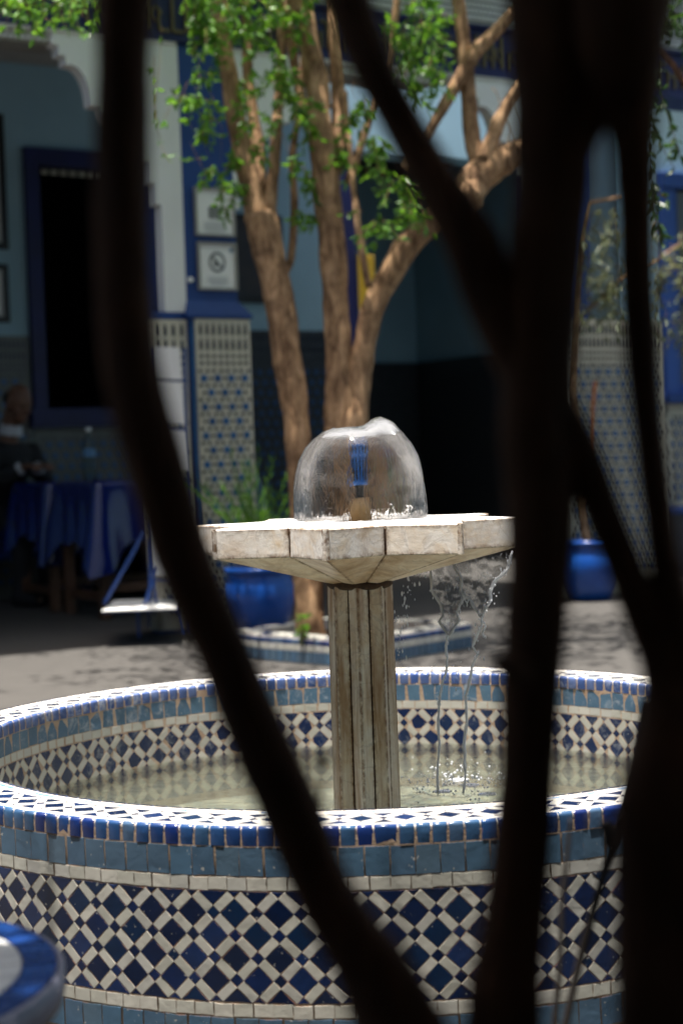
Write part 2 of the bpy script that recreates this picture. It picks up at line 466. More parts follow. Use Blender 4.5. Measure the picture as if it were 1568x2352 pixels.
def lattice_kit(P, navy, white, tag, gr=.0012):
    p = P / math.sqrt(2); a = p * .675; b = p - a
    k = {}
    A = a - gr; B = b - gr; d = A / math.sqrt(2); e = B / math.sqrt(2)
    k['big'] = variants('diamond_tile', [(0, -d), (d, 0), (0, d), (-d, 0)], navy)
    k['small'] = variants('small_diamond_tile', [(0, -e), (e, 0), (0, e), (-e, 0)], navy, ch=.0007)
    k['bar'] = variants('bar_tile', rect(A + gr * .7, B), white)
    h = gr * .6
    k['hbig_d'] = variants('half_diamond_tile', [(0, -d), (d - h, -h), (-d + h, -h)], navy)
    k['hbig_u'] = variants('half_diamond_tile', [(0, d), (-d + h, h), (d - h, h)], navy)
    k['hsm_d'] = variants('half_small_tile', [(0, -e), (e - h, -h), (-e + h, -h)], navy, ch=.0008)
    k['hsm_u'] = variants('half_small_tile', [(0, e), (-e + h, h), (e - h, h)], navy, ch=.0008)
    return k

def lattice(field, place, N, P, ytop, rows2, r, kit, phase=0.0):
    """rows2 half periods downward from ytop; big centres alternate"""
    dth = 2 * math.pi / N
    for i in range(N):
        for j in range(rows2 + 1):
            for half in (0, 1):
                th = (i + half * .5 + phase) * dth; y = ytop - j * P / 2
                big = (j + half) % 2 == 0
                nm = ('diamond_tile' if big else 'small_diamond_tile')
                key = 'big' if big else 'small'
                if j == 0: key = 'hbig_d' if big else 'hsm_d'
                elif j == rows2: key = 'hbig_u' if big else 'hsm_u'
                field.put(nm, kit[key], place(th, y, r))
                if j < rows2:
                    # bar between this point and the next one down-right
                    yb = y - P / 4; tb = th + dth * .25
                    # joins big(th,y) with big(th+half,y-P/2): the bar lies across that line
                    rot = (math.pi / 4 if big else -math.pi / 4) * field.sgn
                    field.put('bar_tile', kit['bar'], place(tb, yb, r, rot))

# ------------------------------------------------------------------ fountain
RO, RI, ZR = .90, .774, .356
ZW = .182
fountain = thing('fountain', 'round tiled fountain basin with a star-shaped marble bowl on a fluted pedestal', 'fountain')
# masonry cores (their faces are the grout)
ob = MB(); ob.lathe([(RO - .004, ZR - .012), (RO - .004, .0), (RO - .06, .0)], 160)
outer = ob.build('outer_wall', M['grout'], fountain, True)
ib = MB(); ib.lathe([(RI + .004, .07), (RI + .004, ZR - .012)], 160)
inner = ib.build('inner_wall', M['grout'], fountain, True)
rb = MB()
_qo = [(RO - .0092 + (.006 - .0018) * math.sin(a), ZR - .006 + (.006 - .0018) * math.cos(a)) for a in [i * math.pi / 10 for i in range(6)]]
_qi = [(RI + .0092 - (.006 - .0018) * math.sin(a), ZR - .006 + (.006 - .0018) * math.cos(a)) for a in [i * math.pi / 10 for i in range(6)]]
rb.lathe([(RI + .0055, ZR - .027)] + _qi[::-1] + [(RI + .0105, ZR - .0030), (RO - .0105, ZR - .0030)] + _qo + [(RO - .0055, ZR - .029), (RO - .010, ZR - .030)], 160)
rim = rb.build('rim', M['grout_white'], fountain, True)

def front(p): return in_frame(p, 90)
# ---- outer wall
fo = Field(outer, lambda p: front(p) and (p - Vector((0, 0, p.z))).dot(CAM - p) > -.05); fo.sgn = 1
P1 = 2 * math.pi * RO / 85
kit1 = lattice_kit(P1, M['navy'], M['white'], 'o')
z = ZR - .030
band_t = variants('band_tile', rect(.0352, .0432), M['band'], 6)
whit_t = variants('border_tile', rect(.0292, .0192), M['white'], 6)
def ring(field, place, meshes, name, z, r, w, W):
    n = int(2 * math.pi * r / W); off = random.random()
    for i in range(n):
        field.put(name, meshes, place((i + off) * 2 * math.pi / n + random.gauss(0, .02) * W / r, z + random.gauss(0, .0004), r))
ring(fo, on_outer, band_t, 'band_tile', z - .0225, RO - .004, .036, .0368)
ring(fo, on_outer, whit_t, 'border_tile', z - .0552, RO - .004, .03, .0302)
ZL = z - .066
lattice(fo, on_outer, 85, P1, ZL, 5, RO - .004, kit1, .2)
zb = ZL - 2.5 * P1
ring(fo, on_outer, whit_t, 'border_tile', zb - .011, RO - .004, .03, .0302)
ring(fo, on_outer, band_t, 'band_tile', zb - .0445, RO - .004, .036, .0368)
fo.close()
# ---- bullnose edge tiles: a quarter round strip
def nose(name, w, mat, r0, depth, sgn, seed):
    rng = random.Random(seed); prof = []
    for i in range(6):
        a = i / 5 * math.pi / 2
        prof.append((math.sin(a) * .006, -.006 + math.cos(a) * .006))
    prof += [(.0062, -.016), (.0058, -depth)]
    vs = []; at_ = []; n = len(prof)
    for s_, e in ((-w / 2, 1), (-w / 2 + .002, 0), (w / 2 - .002, 0), (w / 2, 1)):
        for (dr, dz) in prof:
            k = .0012 if e else 0
            vs.append((s_ + rng.uniform(-.0007, .0007), dr - k, dz - k * .7)); at_.append(float(e))
    fs = []
    for c in range(3):
        for i in range(n - 1): fs.append((c * n + i, c * n + i + 1, (c + 1) * n + i + 1, (c + 1) * n + i))
    mb = MB(); mb.add(vs, fs, None, at_); me = mb.mesh(name, True); me.materials.append(mat); return me
nose_o = [nose('edge_tile', .0218 + .0006 * (i % 3), M['cobalt'], RO, .029, 1, 90 + i) for i in range(6)]
nose_w = [nose('edge_tile', .034, M['cobalt'], RO, .029, 1, 190 + i) for i in range(2)]
nose_i = [nose('edge_tile', .0222 + .0006 * (i % 3), M['cobalt_wet'], RI, .027, -1, 290 + i) for i in range(6)]
def nose_frame(th, r, sgn):
    q = Vector((math.cos(th), math.sin(th), 0)); y = q * sgn; x = y.cross(_z)
    return mat_from(x, y, _z, q * r + _z * ZR)
fr = Field(rim, front); fr.sgn = 1
th = 0.0
while th < 2 * math.pi - .01:
    wide = random.random() < .06
    w = (.0365 if wide else .0245) / RO
    fr.put('outer_edge_tile', nose_w if wide else nose_o, nose_frame(th + w / 2, RO - .0092 + random.gauss(0, .0004), 1)); th += w
n = int(2 * math.pi * RI / .0252)
for i in range(n):
    fr.put('inner_edge_tile', nose_i, nose_frame(i * 2 * math.pi / n, RI + .0092 + random.gauss(0, .0004), -1))
# ---- rim top
NR = 80; RM = .835; PR = 2 * math.pi * RM / NR
kitr = lattice_kit(PR, M['navy'], M['white'], 'r', .0012)
fr.sgn = -1
def place_rim(th, y, r, rot=0): return on_rim(th, ZR - .0088, RM + y, rot)
lattice(fr, place_rim, NR, PR, PR / 2, 2, 0, kitr, .35)
sb_t = variants('strip_tile', rect(.058, .0125), M['strip_blue'], 4)
sw_t = variants('white_strip_tile', rect(.058, .0125), M['white'], 4)
for (rr, ms, nm) in ((RO - .0155, sb_t, 'blue_strip_tile'), (RO - .0285, sw_t, 'white_strip_tile'), (RI + .0135, sb_t, 'blue_strip_tile'), (RI + .0265, sw_t, 'white_strip_tile')):
    k = int(2 * math.pi * rr / .0592)
    for i in range(k): fr.put(nm, ms, on_rim((i + random.gauss(0, .03)) * 2 * math.pi / k, ZR - .0090, rr))
fr.close()
# ---- inner wall
fi = Field(inner, lambda p: front(p) and p.y > -.35); fi.sgn = -1
band_i = variants('band_tile', rect(.0345, .0395), M['band_wet'], 6)
whit_i = variants('border_tile', rect(.0292, .0178), M['white'], 6)
ring(fi, on_inner, band_i, 'band_tile', ZR - .0485, RI + .004, .036, .0362)
ring(fi, on_inner, whit_i, 'border_tile', ZR - .0785, RI + .004, .03, .0302)
NI = 70; PI_ = 2 * math.pi * RI / NI
kiti = lattice_kit(PI_, M['navy_wet'], M['white'], 'i')
lattice(fi, on_inner, NI, PI_, ZR - .0885, 5, RI + .004, kiti, .1)
fi.close()

# ---- basin floor with its small tiles
def floor_mat():
    mt, nt, N, L, b = new_mat('basin_floor_mosaic')
    w = world_co(nt)
    mp = N.new('ShaderNodeMapping'); mp.inputs['Rotation'].default_value = (0, 0, .6); L.new(w, mp.inputs[0])
    br = N.new('ShaderNodeTexBrick'); br.inputs['Scale'].default_value = 11; br.offset = .5
    br.inputs['Color1'].default_value = (.46, .43, .33, 1); br.inputs['Color2'].default_value = (.11, .155, .16, 1); br.inputs['Mortar'].default_value = (.20, .15, .09, 1)
    br.inputs['Mortar Size'].default_value = .03; br.inputs['Bias'].default_value = -.1
    L.new(mp.outputs[0], br.inputs[0])
    c = mix(nt, mathn(nt, 'MULTIPLY', tex(nt, 9, 5, .6, .6, co=w), .35), br.outputs[0], (.30, .30, .25))
    L.new(c, b.inputs['Base Color']); b.inputs['Roughness'].default_value = .5
    return mt
fl = MB(); fl.lathe([(.001, .075), (RI + .006, .075)], 96)
fl.build('basin_floor', floor_mat(), fountain)

# ---- star bowl
RP, KN, TH0, ZP, TB = .3355, .7072, -.18076, .765, .0567
star = []
for i in range(16):
    a = TH0 + i * math.pi / 8; r = RP * (KN if i % 2 else 1)
    star.append(Vector((r * math.sin(a), -r * math.cos(a))))
bowl_core = MB(); bowl_core.prism([tuple(p * .985) for p in star], ZP - TB + .003, ZP - .008)
bowl = bowl_core.build('bowl', M['marble_dirt'], fountain)
def slab(outer4, thick_vec, name, mat, parent, bev=.0022):
    """a slab from a quad face (4 points, outward order) and an inward vector, with worn edges"""
    q = [Vector(p) for p in outer4]; c = sum(q, Vector()) / 4
    nn = (q[1] - q[0]).cross(q[3] - q[0]).normalized()
    ins = []
    for i in range(4):
        a = (q[(i + 1) % 4] - q[i]).normalized(); b2 = (q[(i - 1) % 4] - q[i]).normalized()
        ins.append(q[i] + (a + b2) * bev)
    back = [p + thick_vec for p in q]; edge = [p - nn * bev for p in q]
    # subdivide the face a little so the worn-edge tint stays near the border
    ins2 = []
    for i in range(4):
        a = (q[(i + 1) % 4] - q[i]).normalized(); b2 = (q[(i - 1) % 4] - q[i]).normalized()
        ins2.append(q[i] + (a + b2) * bev * 4.5)
    vs = back + edge + ins + ins2; at_ = [1.] * 8 + [.9] * 4 + [0.] * 4
    fs = []
    for r_ in range(3):
        for i in range(4): fs.append((r_ * 4 + i, r_ * 4 + (i + 1) % 4, r_ * 4 + 4 + (i + 1) % 4, r_ * 4 + 4 + i))
    fs.append((12, 13, 14, 15)); fs.append((3, 2, 1, 0))
    mb = MB(); mb.add(vs, fs, None, at_)
    return mb.build(name, mat, parent)
zb_, zt_ = ZP - TB, ZP
PT, PB = .062, .643            # pedestal top radius and height
for i in range(16):
    a, b2 = star[i], star[(i + 1) % 16]; d = (b2 - a).normalized(); nn2 = Vector((d.y, -d.x))
    g_ = .0013
    a3, b3 = a + d * g_, b2 - d * g_
    slab([(a3.x, a3.y, zb_), (b3.x, b3.y, zb_), (b3.x, b3.y, zt_), (a3.x, a3.y, zt_)], Vector((-nn2.x, -nn2.y, 0)) * .010, 'rim_slab', M['marble'], bowl)
    # underside facet, running down to the pedestal
    ai, bi = a.normalized() * PT * (1.0 if i % 2 == 0 else .86), b2.normalized() * PT * (1.0 if i % 2 else .86)
    if i % 2: ai, bi = a.normalized() * PT * .86, b2.normalized() * PT
    else: ai, bi = a.normalized() * PT, b2.normalized() * PT * .86
    s_ = .988
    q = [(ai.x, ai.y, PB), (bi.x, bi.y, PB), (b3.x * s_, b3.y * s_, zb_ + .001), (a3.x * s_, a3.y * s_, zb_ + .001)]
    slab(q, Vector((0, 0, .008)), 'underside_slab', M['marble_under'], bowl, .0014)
    # top slab: from the edge to the middle ring
    c0, c1 = a.normalized() * .10, b2.normalized() * .10
    e0, e1 = a3 * .972, b3 * .972
    slab([(c0.x, c0.y, zt_ - .004), (e0.x, e0.y, zt_ - .001), (e1.x, e1.y, zt_ - .001), (c1.x, c1.y, zt_ - .004)], Vector((0, 0, -.006)), 'top_slab', M['marble'], bowl, .0012)
mb = MB(); mb.prism([(.1 * math.cos(i * math.pi / 12), .1 * math.sin(i * math.pi / 12)) for i in range(24)], zt_ - .012, zt_ - .0035)
mb.build('centre_slab', M['marble'], bowl)
# pedestal: sixteen tall slabs round a dark core
pst = []
for i in range(16):
    a = TH0 + .1 + i * math.pi / 8; r = .0665 * (.80 if i % 2 else 1)
    pst.append(Vector((r * math.sin(a), -r * math.cos(a))))
pc = MB(); pc.prism([tuple(p * .94) for p in pst], .076, PB + .002)
post = pc.build('pedestal', M['marble_dirt'], fountain)
for i in range(16):
    a, b2 = pst[i], pst[(i + 1) % 16]; d = (b2 - a).normalized(); nn2 = Vector((d.y, -d.x))
    g_ = .0009; a3, b3 = a + d * g_, b2 - d * g_; ex = 1.03
    zt = PB - .004 - .003 * random.random()
    slab([(a3.x * ex, a3.y * ex, .076), (b3.x * ex, b3.y * ex, .076), (b3.x, b3.y, zt), (a3.x, a3.y, zt)], Vector((-nn2.x, -nn2.y, 0)) * .006, 'pedestal_slab', M['marble_post'], post, .0012)
cp_ = MB(); cp_.lathe([(.02, PB + .004), (.064, PB + .006), (.0655, PB - .004), (.060, PB - .010), (.055, PB - .012)], 40, wob=lambda a, z: 1 + .05 * noise.noise(Vector((math.cos(a) * 4, math.sin(a) * 4, z * 60))))
cp_.build('neck_ring', M['marble_dirt'], post, True)
# nozzle
NX, NY = .006, 0
bl = MB()
bl.lathe([(.0235, .762), (.0228, .768), (.0205, .780), (.0165, .795), (.0115, .806), (.0075, .812), (.001, .813)], 48, (NX, NY, 0), wob=lambda a, z: 1 + .055 * abs(math.cos(a * 6)))
bl.build('nozzle_base', M['bulb'], fountain, True)
nk = MB(); nk.lathe([(.0075, .808), (.008, .812), (.0072, .816), (.008, .82), (.0072, .824), (.0085, .828), (.009, .834), (.009, .84)], 24, (NX, NY, 0))
noz = nk.build('nozzle', M['black'], fountain, True)
bd = MB(); bd.lathe([(.0105, .836), (.0125, .838), (.0128, .842), (.0122, .844), (.0135, .880), (.0142, .8935), (.0150, .895), (.0142, .8965), (.0142, .916), (.013, .918), (.009, .918), (.008, .900)], 48, (NX, NY, 0))
bd.build('nozzle_body', M['nozzle_blue'], noz, True)
for i in range(12):
    a = i * math.pi / 6 + .13; gx, gy = math.cos(a), math.sin(a)
    gv = MB()
    for (r1, z1, r2, z2) in ((.0126, .846, .0139, .891), (.0142, .899, .0142, .914)):
        pts = [(NX + gx * (r1 + (r2 - r1) * t), NY + gy * (r1 + (r2 - r1) * t), z1 + (z2 - z1) * t) for t in (0, .25, .5, .75, 1)]
        gv.tube(pts, [.0012, .0017 + .0004 * random.random(), .0015, .0018, .0011], 6)
    gv.build('groove', M['black'], noz, True)

# ------------------------------------------------------------------ water
M['pool'] = water_mat('pool_water', (.90, .95, .92), .4, (17, 30, 10), .4, .006, 1.15, rbump=2.5, ior=1.15)
M['film'] = water_mat('film_water', (1, 1, 1), .0, (50, 50, 30), .3, .002, .6, white=.92, wscale=(60, 60, 60), wr=(.30, .52))
M['dome'] = water_mat('dome_water', (1, 1, 1), .6, (30, 30, 10), .25, .005, .75, rbump=4.0, ior=1.12)
M['dome_in'] = water_mat('dome_inner_water', (1, 1, 1), .15, (16, 16, 7), .4, .005, .25)
M['sheet'] = water_mat('sheet_water', (.93, .94, .95), .35, (90, 90, 30), .5, .006, .7, white=.75, wscale=(170, 170, 48), wr=(.56, .72))
M['strand'] = water_mat('strand_water', (1, 1, 1), .5, (120, 120, 60), .8, .01, 1.6, white=.97, wscale=(150, 150, 70), wr=(.16, .38))  # whitened in place of the sunlight the strands miss under the bowl
M['foam'] = water_mat('foam_water', (1, 1, 1), .3, (60, 60, 40), .8, .01, 1.0, white=.95, wscale=(30, 30, 34), wr=(.22, .44))
wt = MB()
nr, na = 36, 96
vs = []; fs = []
SPL = Vector((.19, .20))
for i in range(nr + 1):
    for k in range(na):
        r = (RI + .003) * i / nr; a = 2 * math.pi * k / na; x, y = r * math.cos(a), r * math.sin(a)
        d = (Vector((x, y)) - SPL).length
        h = .0010 * noise.noise(Vector((x * 14, y * 22, 0))) + .0005 * noise.noise(Vector((x * 40, y * 60, 3)))
        h += (.009 * noise.noise(Vector((x * 38, y * 38, 9))) + .004 * math.sin(d * 75)) * math.exp(-(d / .20) ** 2)
        vs.append((x, y, ZW + h))
for i in range(nr):
    for k in range(na): fs.append((i * na + k, (i + 1) * na + k, (i + 1) * na + (k + 1) % na, i * na + (k + 1) % na))
wt.add(vs, fs); wt.build('water', M['pool'], None, True, kind='structure')
# thin film of water running over the bowl; foam and sun glare painted white
fm = MB(); vs = []; fs = []
NRr, NAa = 26, 64
def star_r(a):
    # distance to the star outline in direction a (angle from -y)
    best = 1
    d = Vector((math.sin(a), -math.cos(a)))
    for i in range(16):
        p, q = star[i], star[(i + 1) % 16]; e = q - p; den = d.x * e.y - d.y * e.x
        if abs(den) < 1e-9: continue
        t = (p.x * e.y - p.y * e.x) / den; u = (p.x * d.y - p.y * d.x) / den
        if t > 0 and -1e-6 <= u <= 1.000001: return t
    return RP * KN
for i in range(NRr + 1):
    for k in range(NAa):
        a = TH0 + 2 * math.pi * k / NAa; r = star_r(a) * .965 * i / NRr
        x, y = r * math.sin(a), -r * math.cos(a)
        ring_ = math.exp(-((r - .13) / .022) ** 2)
        h = .0012 + .0016 * abs(noise.noise(Vector((x * 45, y * 45, 1)))) + ring_ * (.004 + .008 * max(0, noise.noise(Vector((x * 60, y * 60, 5)))))
        vs.append((x, y, ZP - .001 + h * (1 if i < NRr else .2)))
for i in range(NRr):
    for k in range(NAa): fs.append((i * NAa + k, (i + 1) * NAa + k, (i + 1) * NAa + (k + 1) % NAa, i * NAa + (k + 1) % NAa))
fm.add(vs, fs); o = fm.build('water_film', M['film'], None, True); o['kind'] = 'stuff'; o['label'] = 'film of water over the top of the marble bowl, foam and sun glare put in as white'; o['category'] = 'water'
# the bell of water thrown up by the nozzle
def bell(n, off, seed):
    prof = [(.1325, .766), (.1325, .80), (.131, .83), (.127, .86), (.119, .888), (.106, .914), (.090, .932), (.070, .945), (.048, .951), (.028, .949), (.014, .938), (.006, .922)]
    P_ = []
    for i in range(len(prof) - 1):
        for t in (0, .33, .66): P_.append((prof[i][0] + (prof[i + 1][0] - prof[i][0]) * t, prof[i][1] + (prof[i + 1][1] - prof[i][1]) * t))
    P_.append(prof[-1]); vs = []
    for j, (r, z) in enumerate(P_):
        up_ = max(0, (z - .77) / .18)
        for k in range(n):
            a = 2 * math.pi * k / n; ca, sa = math.cos(a), math.sin(a)
            rr = r - off * (1 if z < .93 else .4)
            rr *= 1 + .030 * noise.noise(Vector((ca * 2.2 + seed, sa * 2.2, z * 9))) + .010 * noise.noise(Vector((ca * 9, sa * 9 + seed, z * 22)))
            zz = z - (off if z > .9 else 0)
            hump = math.exp(-((ca * r - .045) ** 2 + (sa * r) ** 2) / .0016)
            zz += up_ * (.022 * hump - .007 * math.exp(-((ca * r + .002) ** 2 + (sa * r) ** 2) / .0005) + .004 * noise.noise(Vector((ca * r * 30, sa * r * 30, seed))))
            vs.append((NX + rr * ca, NY + rr * sa, zz))
    fs = []
    for j in range(len(P_) - 1):
        for k in range(n): fs.append((j * n + k, j * n + (k + 1) % n, (j + 1) * n + (k + 1) % n, (j + 1) * n + k))
    return vs, fs
bm_ = MB(); v1, f1 = bell(72, 0, 0); bm_.add(v1, f1)
o = bm_.build('water_bell', M['dome'], None, True); o['label'] = 'clear bell of water domed over the blue nozzle'; o['category'] = 'water bell'
v2, f2 = bell(72, .0035, 4.3); ib_ = MB(); ib_.add(v2, f2); ib_.build('inner_skin', M['dome_in'], o, True)
# white aerated jet under the crown of the bell
fj = MB(); vs = []; fs = []; n = 48
for j, (r, z) in enumerate([(.010, .915), (.015, .924), (.025, .934), (.039, .9395), (.053, .942), (.064, .937), (.072, .931)]):
    for k in range(n):
        a = 2 * math.pi * k / n; w = 1 + .35 * noise.noise(Vector((math.cos(a) * 3, math.sin(a) * 3, j * .3)))
        x, y = r * w * math.cos(a), r * w * math.sin(a)
        vs.append((NX + x + .006, NY + y, z + (.020 * max(0, (z - .77) / .18)) * math.exp(-((x - .045) ** 2 + y * y) / .0016) - .003 * noise.noise(Vector((x * 60, y * 60, 2)))))
for j in range(6):
    for k in range(n): fs.append((j * n + k, j * n + (k + 1) % n, (j + 1) * n + (k + 1) % n, (j + 1) * n + k))
fj.add(vs, fs); fj.build('jet', M['foam'], o, True)

# water falling from the right of the bowl
def wat(px, py): # crop coordinates -> point on the falling plane
    return at(846.7 + px * .22, 1223 + py * .22, 3.40)
def strand(pts, r, name, parent, seed=0):
    P_ = [wat(*p) for p in pts]; fine = []
    for i in range(len(P_) - 1):
        for t in (0, .25, .5, .75): fine.append(P_[i].lerp(P_[i + 1], t))
    fine.append(P_[-1]); rr = []
    for i, p in enumerate(fine):
        fine[i] = p + Vector((noise.noise(p * 60 + Vector((seed, 0, 0))), noise.noise(p * 60 + Vector((0, seed, 4))) * 1.5, 0)) * .0022
        rr.append(r * (.75 + .8 * abs(noise.noise(p * 75 + Vector((seed, 3, 0))))))
    rr[0] *= .6; rr[-1] *= .3
    mb = MB(); mb.tube(fine, rr, 9, True, .35, seed); return mb.build(name, M['strand'], parent, True)
def sheet(lft, rgt, name, parent, nu=14, nv=26):
    def samp(pl, t):
        d = [0]
        for i in range(len(pl) - 1): d.append(d[-1] + math.dist(pl[i], pl[i + 1]))
        s = t * d[-1]
        for i in range(len(pl) - 1):
            if s <= d[i + 1] + 1e-6:
                k = (s - d[i]) / max(1e-6, d[i + 1] - d[i]); return (pl[i][0] + (pl[i + 1][0] - pl[i][0]) * k, pl[i][1] + (pl[i + 1][1] - pl[i][1]) * k)
        return pl[-1]
    front_, back_ = [], []
    for j in range(nv + 1):
        l, r = samp(lft, j / nv), samp(rgt, j / nv)
        for i in range(nu + 1):
            u = i / nu; p = wat(l[0] + (r[0] - l[0]) * u, l[1] + (r[1] - l[1]) * u)
            h = .004 * noise.noise(p * 55) + .0025 * noise.noise(p * 130) + .012 * math.sin(u * math.pi)
            th_ = .0012 + .0010 * abs(noise.noise(p * 120 + Vector((7, 0, 0))))
            front_.append(p - FW * (h + th_)); back_.append(p - FW * (h - th_))
    n1 = len(front_); fs = []
    for j in range(nv):
        for i in range(nu):
            a = j * (nu + 1) + i; fs.append((a, a + nu + 1, a + nu + 2, a + 1)); fs.append((n1 + a, n1 + a + nu + 1, n1 + a + nu + 2, n1 + a + 1))
    mb = MB(); mb.add(front_ + back_, fs); return mb.build(name, M['sheet'], parent, True)
cas = thing('water_cascade', 'narrow twisting sheet of water falling from the bowl nearest the pedestal', 'falling water')
L1 = [(640, 385), (655, 600), (745, 750), (772, 860), (735, 930), (775, 1000), (832, 1075)]
R1 = [(880, 330), (960, 480), (958, 620), (985, 690), (915, 830), (942, 910), (832, 1075)]
sheet(L1, R1, 'sheet', cas)
strand(L1, .0034, 'strand', cas, 1); strand(R1, .0030, 'strand', cas, 2)
strand([(832, 1060), (800, 1180), (818, 1300), (800, 1480), (760, 1580), (735, 1720), (722, 1950), (735, 2200), (715, 2480), (722, 2740)], .0030, 'strand', cas, 3)
cas2 = thing('water_cascade', 'wide pointed sheet of water falling from the bowl beside the thick dark trunk', 'falling water')
L2 = [(885, 325), (965, 500), (960, 620), (1060, 710), (1105, 800), (1165, 885)]
R2 = [(1500, 190), (1440, 390), (1300, 520), (1262, 640), (1265, 720), (1165, 885)]
sheet(L2, R2, 'sheet', cas2, 20)
strand(L2[2:], .0030, 'strand', cas2, 5); strand(R2, .0036, 'strand', cas2, 6)
strand([(1168, 870), (1180, 960), (1120, 1080), (1085, 1190), (1130, 1270), (1075, 1400), (1040, 1560), (1010, 1750), (1020, 1980), (995, 2240), (1005, 2500), (990, 2740)], .0030, 'strand', cas2, 7)
strand([(1190, 930), (1215, 980), (1185, 1040), (1205, 1100)], .002, 'strand', cas2, 8)
dr = MB()
drops = [(410, 480, 6), (405, 570, 4), (345, 640, 6), (375, 690, 7), (390, 780, 5), (400, 880, 5), (402, 960, 6), (330, 1040, 4), (285, 900, 5), (270, 830, 4), (478, 545, 7), (528, 535, 6), (490, 440, 4), (534, 450, 4), (590, 460, 6), (600, 410, 4), (480, 700, 3), (485, 960, 3), (350, 1240, 5), (360, 1150, 3), (325, 1350, 4), (630, 1490, 4), (960, 1350, 3), (690, 1380, 3), (885, 1390, 3), (915, 1480, 4), (470, 1580, 3), (1140, 1260, 5), (1200, 1320, 5), (1160, 1300, 3), (1215, 1090, 4), (1110, 960, 5), (910, 1640, 4), (860, 1560, 4)]
for (x, y, s_) in drops:
    p = wat(x, y); r = s_ * .00036; e = random.uniform(1.5, 3.2)
    dr.lathe([(r * .05, -r * e), (r * .7, -r * e * .6), (r, -r * .2), (r * .8, r * e * .4), (r * .3, r * e * .9), (r * .03, r * e * 1.2)], 8, tuple(p))
rw = random.Random(77)
for path in ([(640, 385), (655, 600), (745, 750), (832, 1075), (800, 1480), (735, 1720), (700, 1900)], [(960, 620), (1165, 885), (1120, 1080), (1075, 1400), (1010, 1750)], [(1480, 250), (1300, 520), (1265, 720), (1165, 885)], [(880, 330), (985, 690), (915, 830), (832, 1075)], [(420, 480), (380, 760), (330, 1050), (320, 1400)]):
    for i in range(46):
        k_ = rw.randrange(len(path) - 1); t_ = rw.random(); a_, b_2 = path[k_], path[k_ + 1]
        p = wat(a_[0] + (b_2[0] - a_[0]) * t_ + rw.gauss(0, 26), a_[1] + (b_2[1] - a_[1]) * t_ + rw.gauss(0, 20)) + FW * rw.gauss(0, .012)
        r = rw.uniform(.0005, .0015); e = rw.uniform(1.2, 4)
        dr.lathe([(r * .05, -r * e), (r * .8, -r * e * .5), (r, 0), (r * .6, r * e * .6), (r * .05, r * e)], 6, tuple(p))
for i in range(260):
    x = random.gauss(SPL.x, .07); y = random.gauss(SPL.y, .10); h = abs(random.gauss(0, .012)); r = random.uniform(.0008, .0026)
    if math.hypot(x, y) > RI - .03 or math.hypot(x, y) < .09: continue
    dr.lathe([(r * .05, -r), (r * .8, -r * .6), (r, 0), (r * .8, r * .6), (r * .05, r)], 6, (x, y, ZW + .002 + h))
for (fx, fy, fr_) in ((.22, .22, .018), (.16, .16, .02), (.25, .12, .018), (.2, .28, .02)):
    fp = [(fx + fr_ * (1 + .5 * noise.noise(Vector((math.cos(a) * 2, math.sin(a) * 2, fx * 30)))) * math.cos(a), fy + fr_ * .8 * (1 + .5 * noise.noise(Vector((math.cos(a) * 2, math.sin(a) * 2, fy * 30)))) * math.sin(a)) for a in [i * math.pi / 12 for i in range(24)]]
    dr.prism(fp, ZW + .0015, ZW + .0035)
o = dr.build('water_drops', M['strand'], None, True); o['kind'] = 'stuff'; o['label'] = 'loose drops and splashes falling into the basin'; o['category'] = 'water drops'

# ------------------------------------------------------------------ arcade building
AY = .55
AP = Vector((-.87, 5.40, 0)); AD = Vector((math.cos(AY), math.sin(AY), 0)); AN = Vector((math.sin(AY), -math.cos(AY), 0))
def A(u, off, z): return AP + AD * u - AN * off + _z * z
AM = mat_from(AD, -AN, _z, AP)           # local x = along the arcade, y = into the building, z = up
AV = mat_from(AD, _z, AN, AP)            # local x = along, y = up, z = towards the courtyard
bld = thing('arcade_building', 'blue and white riad arcade with tiled piers and stepped plaster arches', 'building')
def abox(name, mat, u0, u1, o0, o1, z0, z1, parent=bld, bev=.0):
    mb = MB(); mb.box(((u0 + u1) / 2, (o0 + o1) / 2, (z0 + z1) / 2), (u1 - u0, o1 - o0, z1 - z0), AM, bev)
    return mb.build(name, mat, parent)

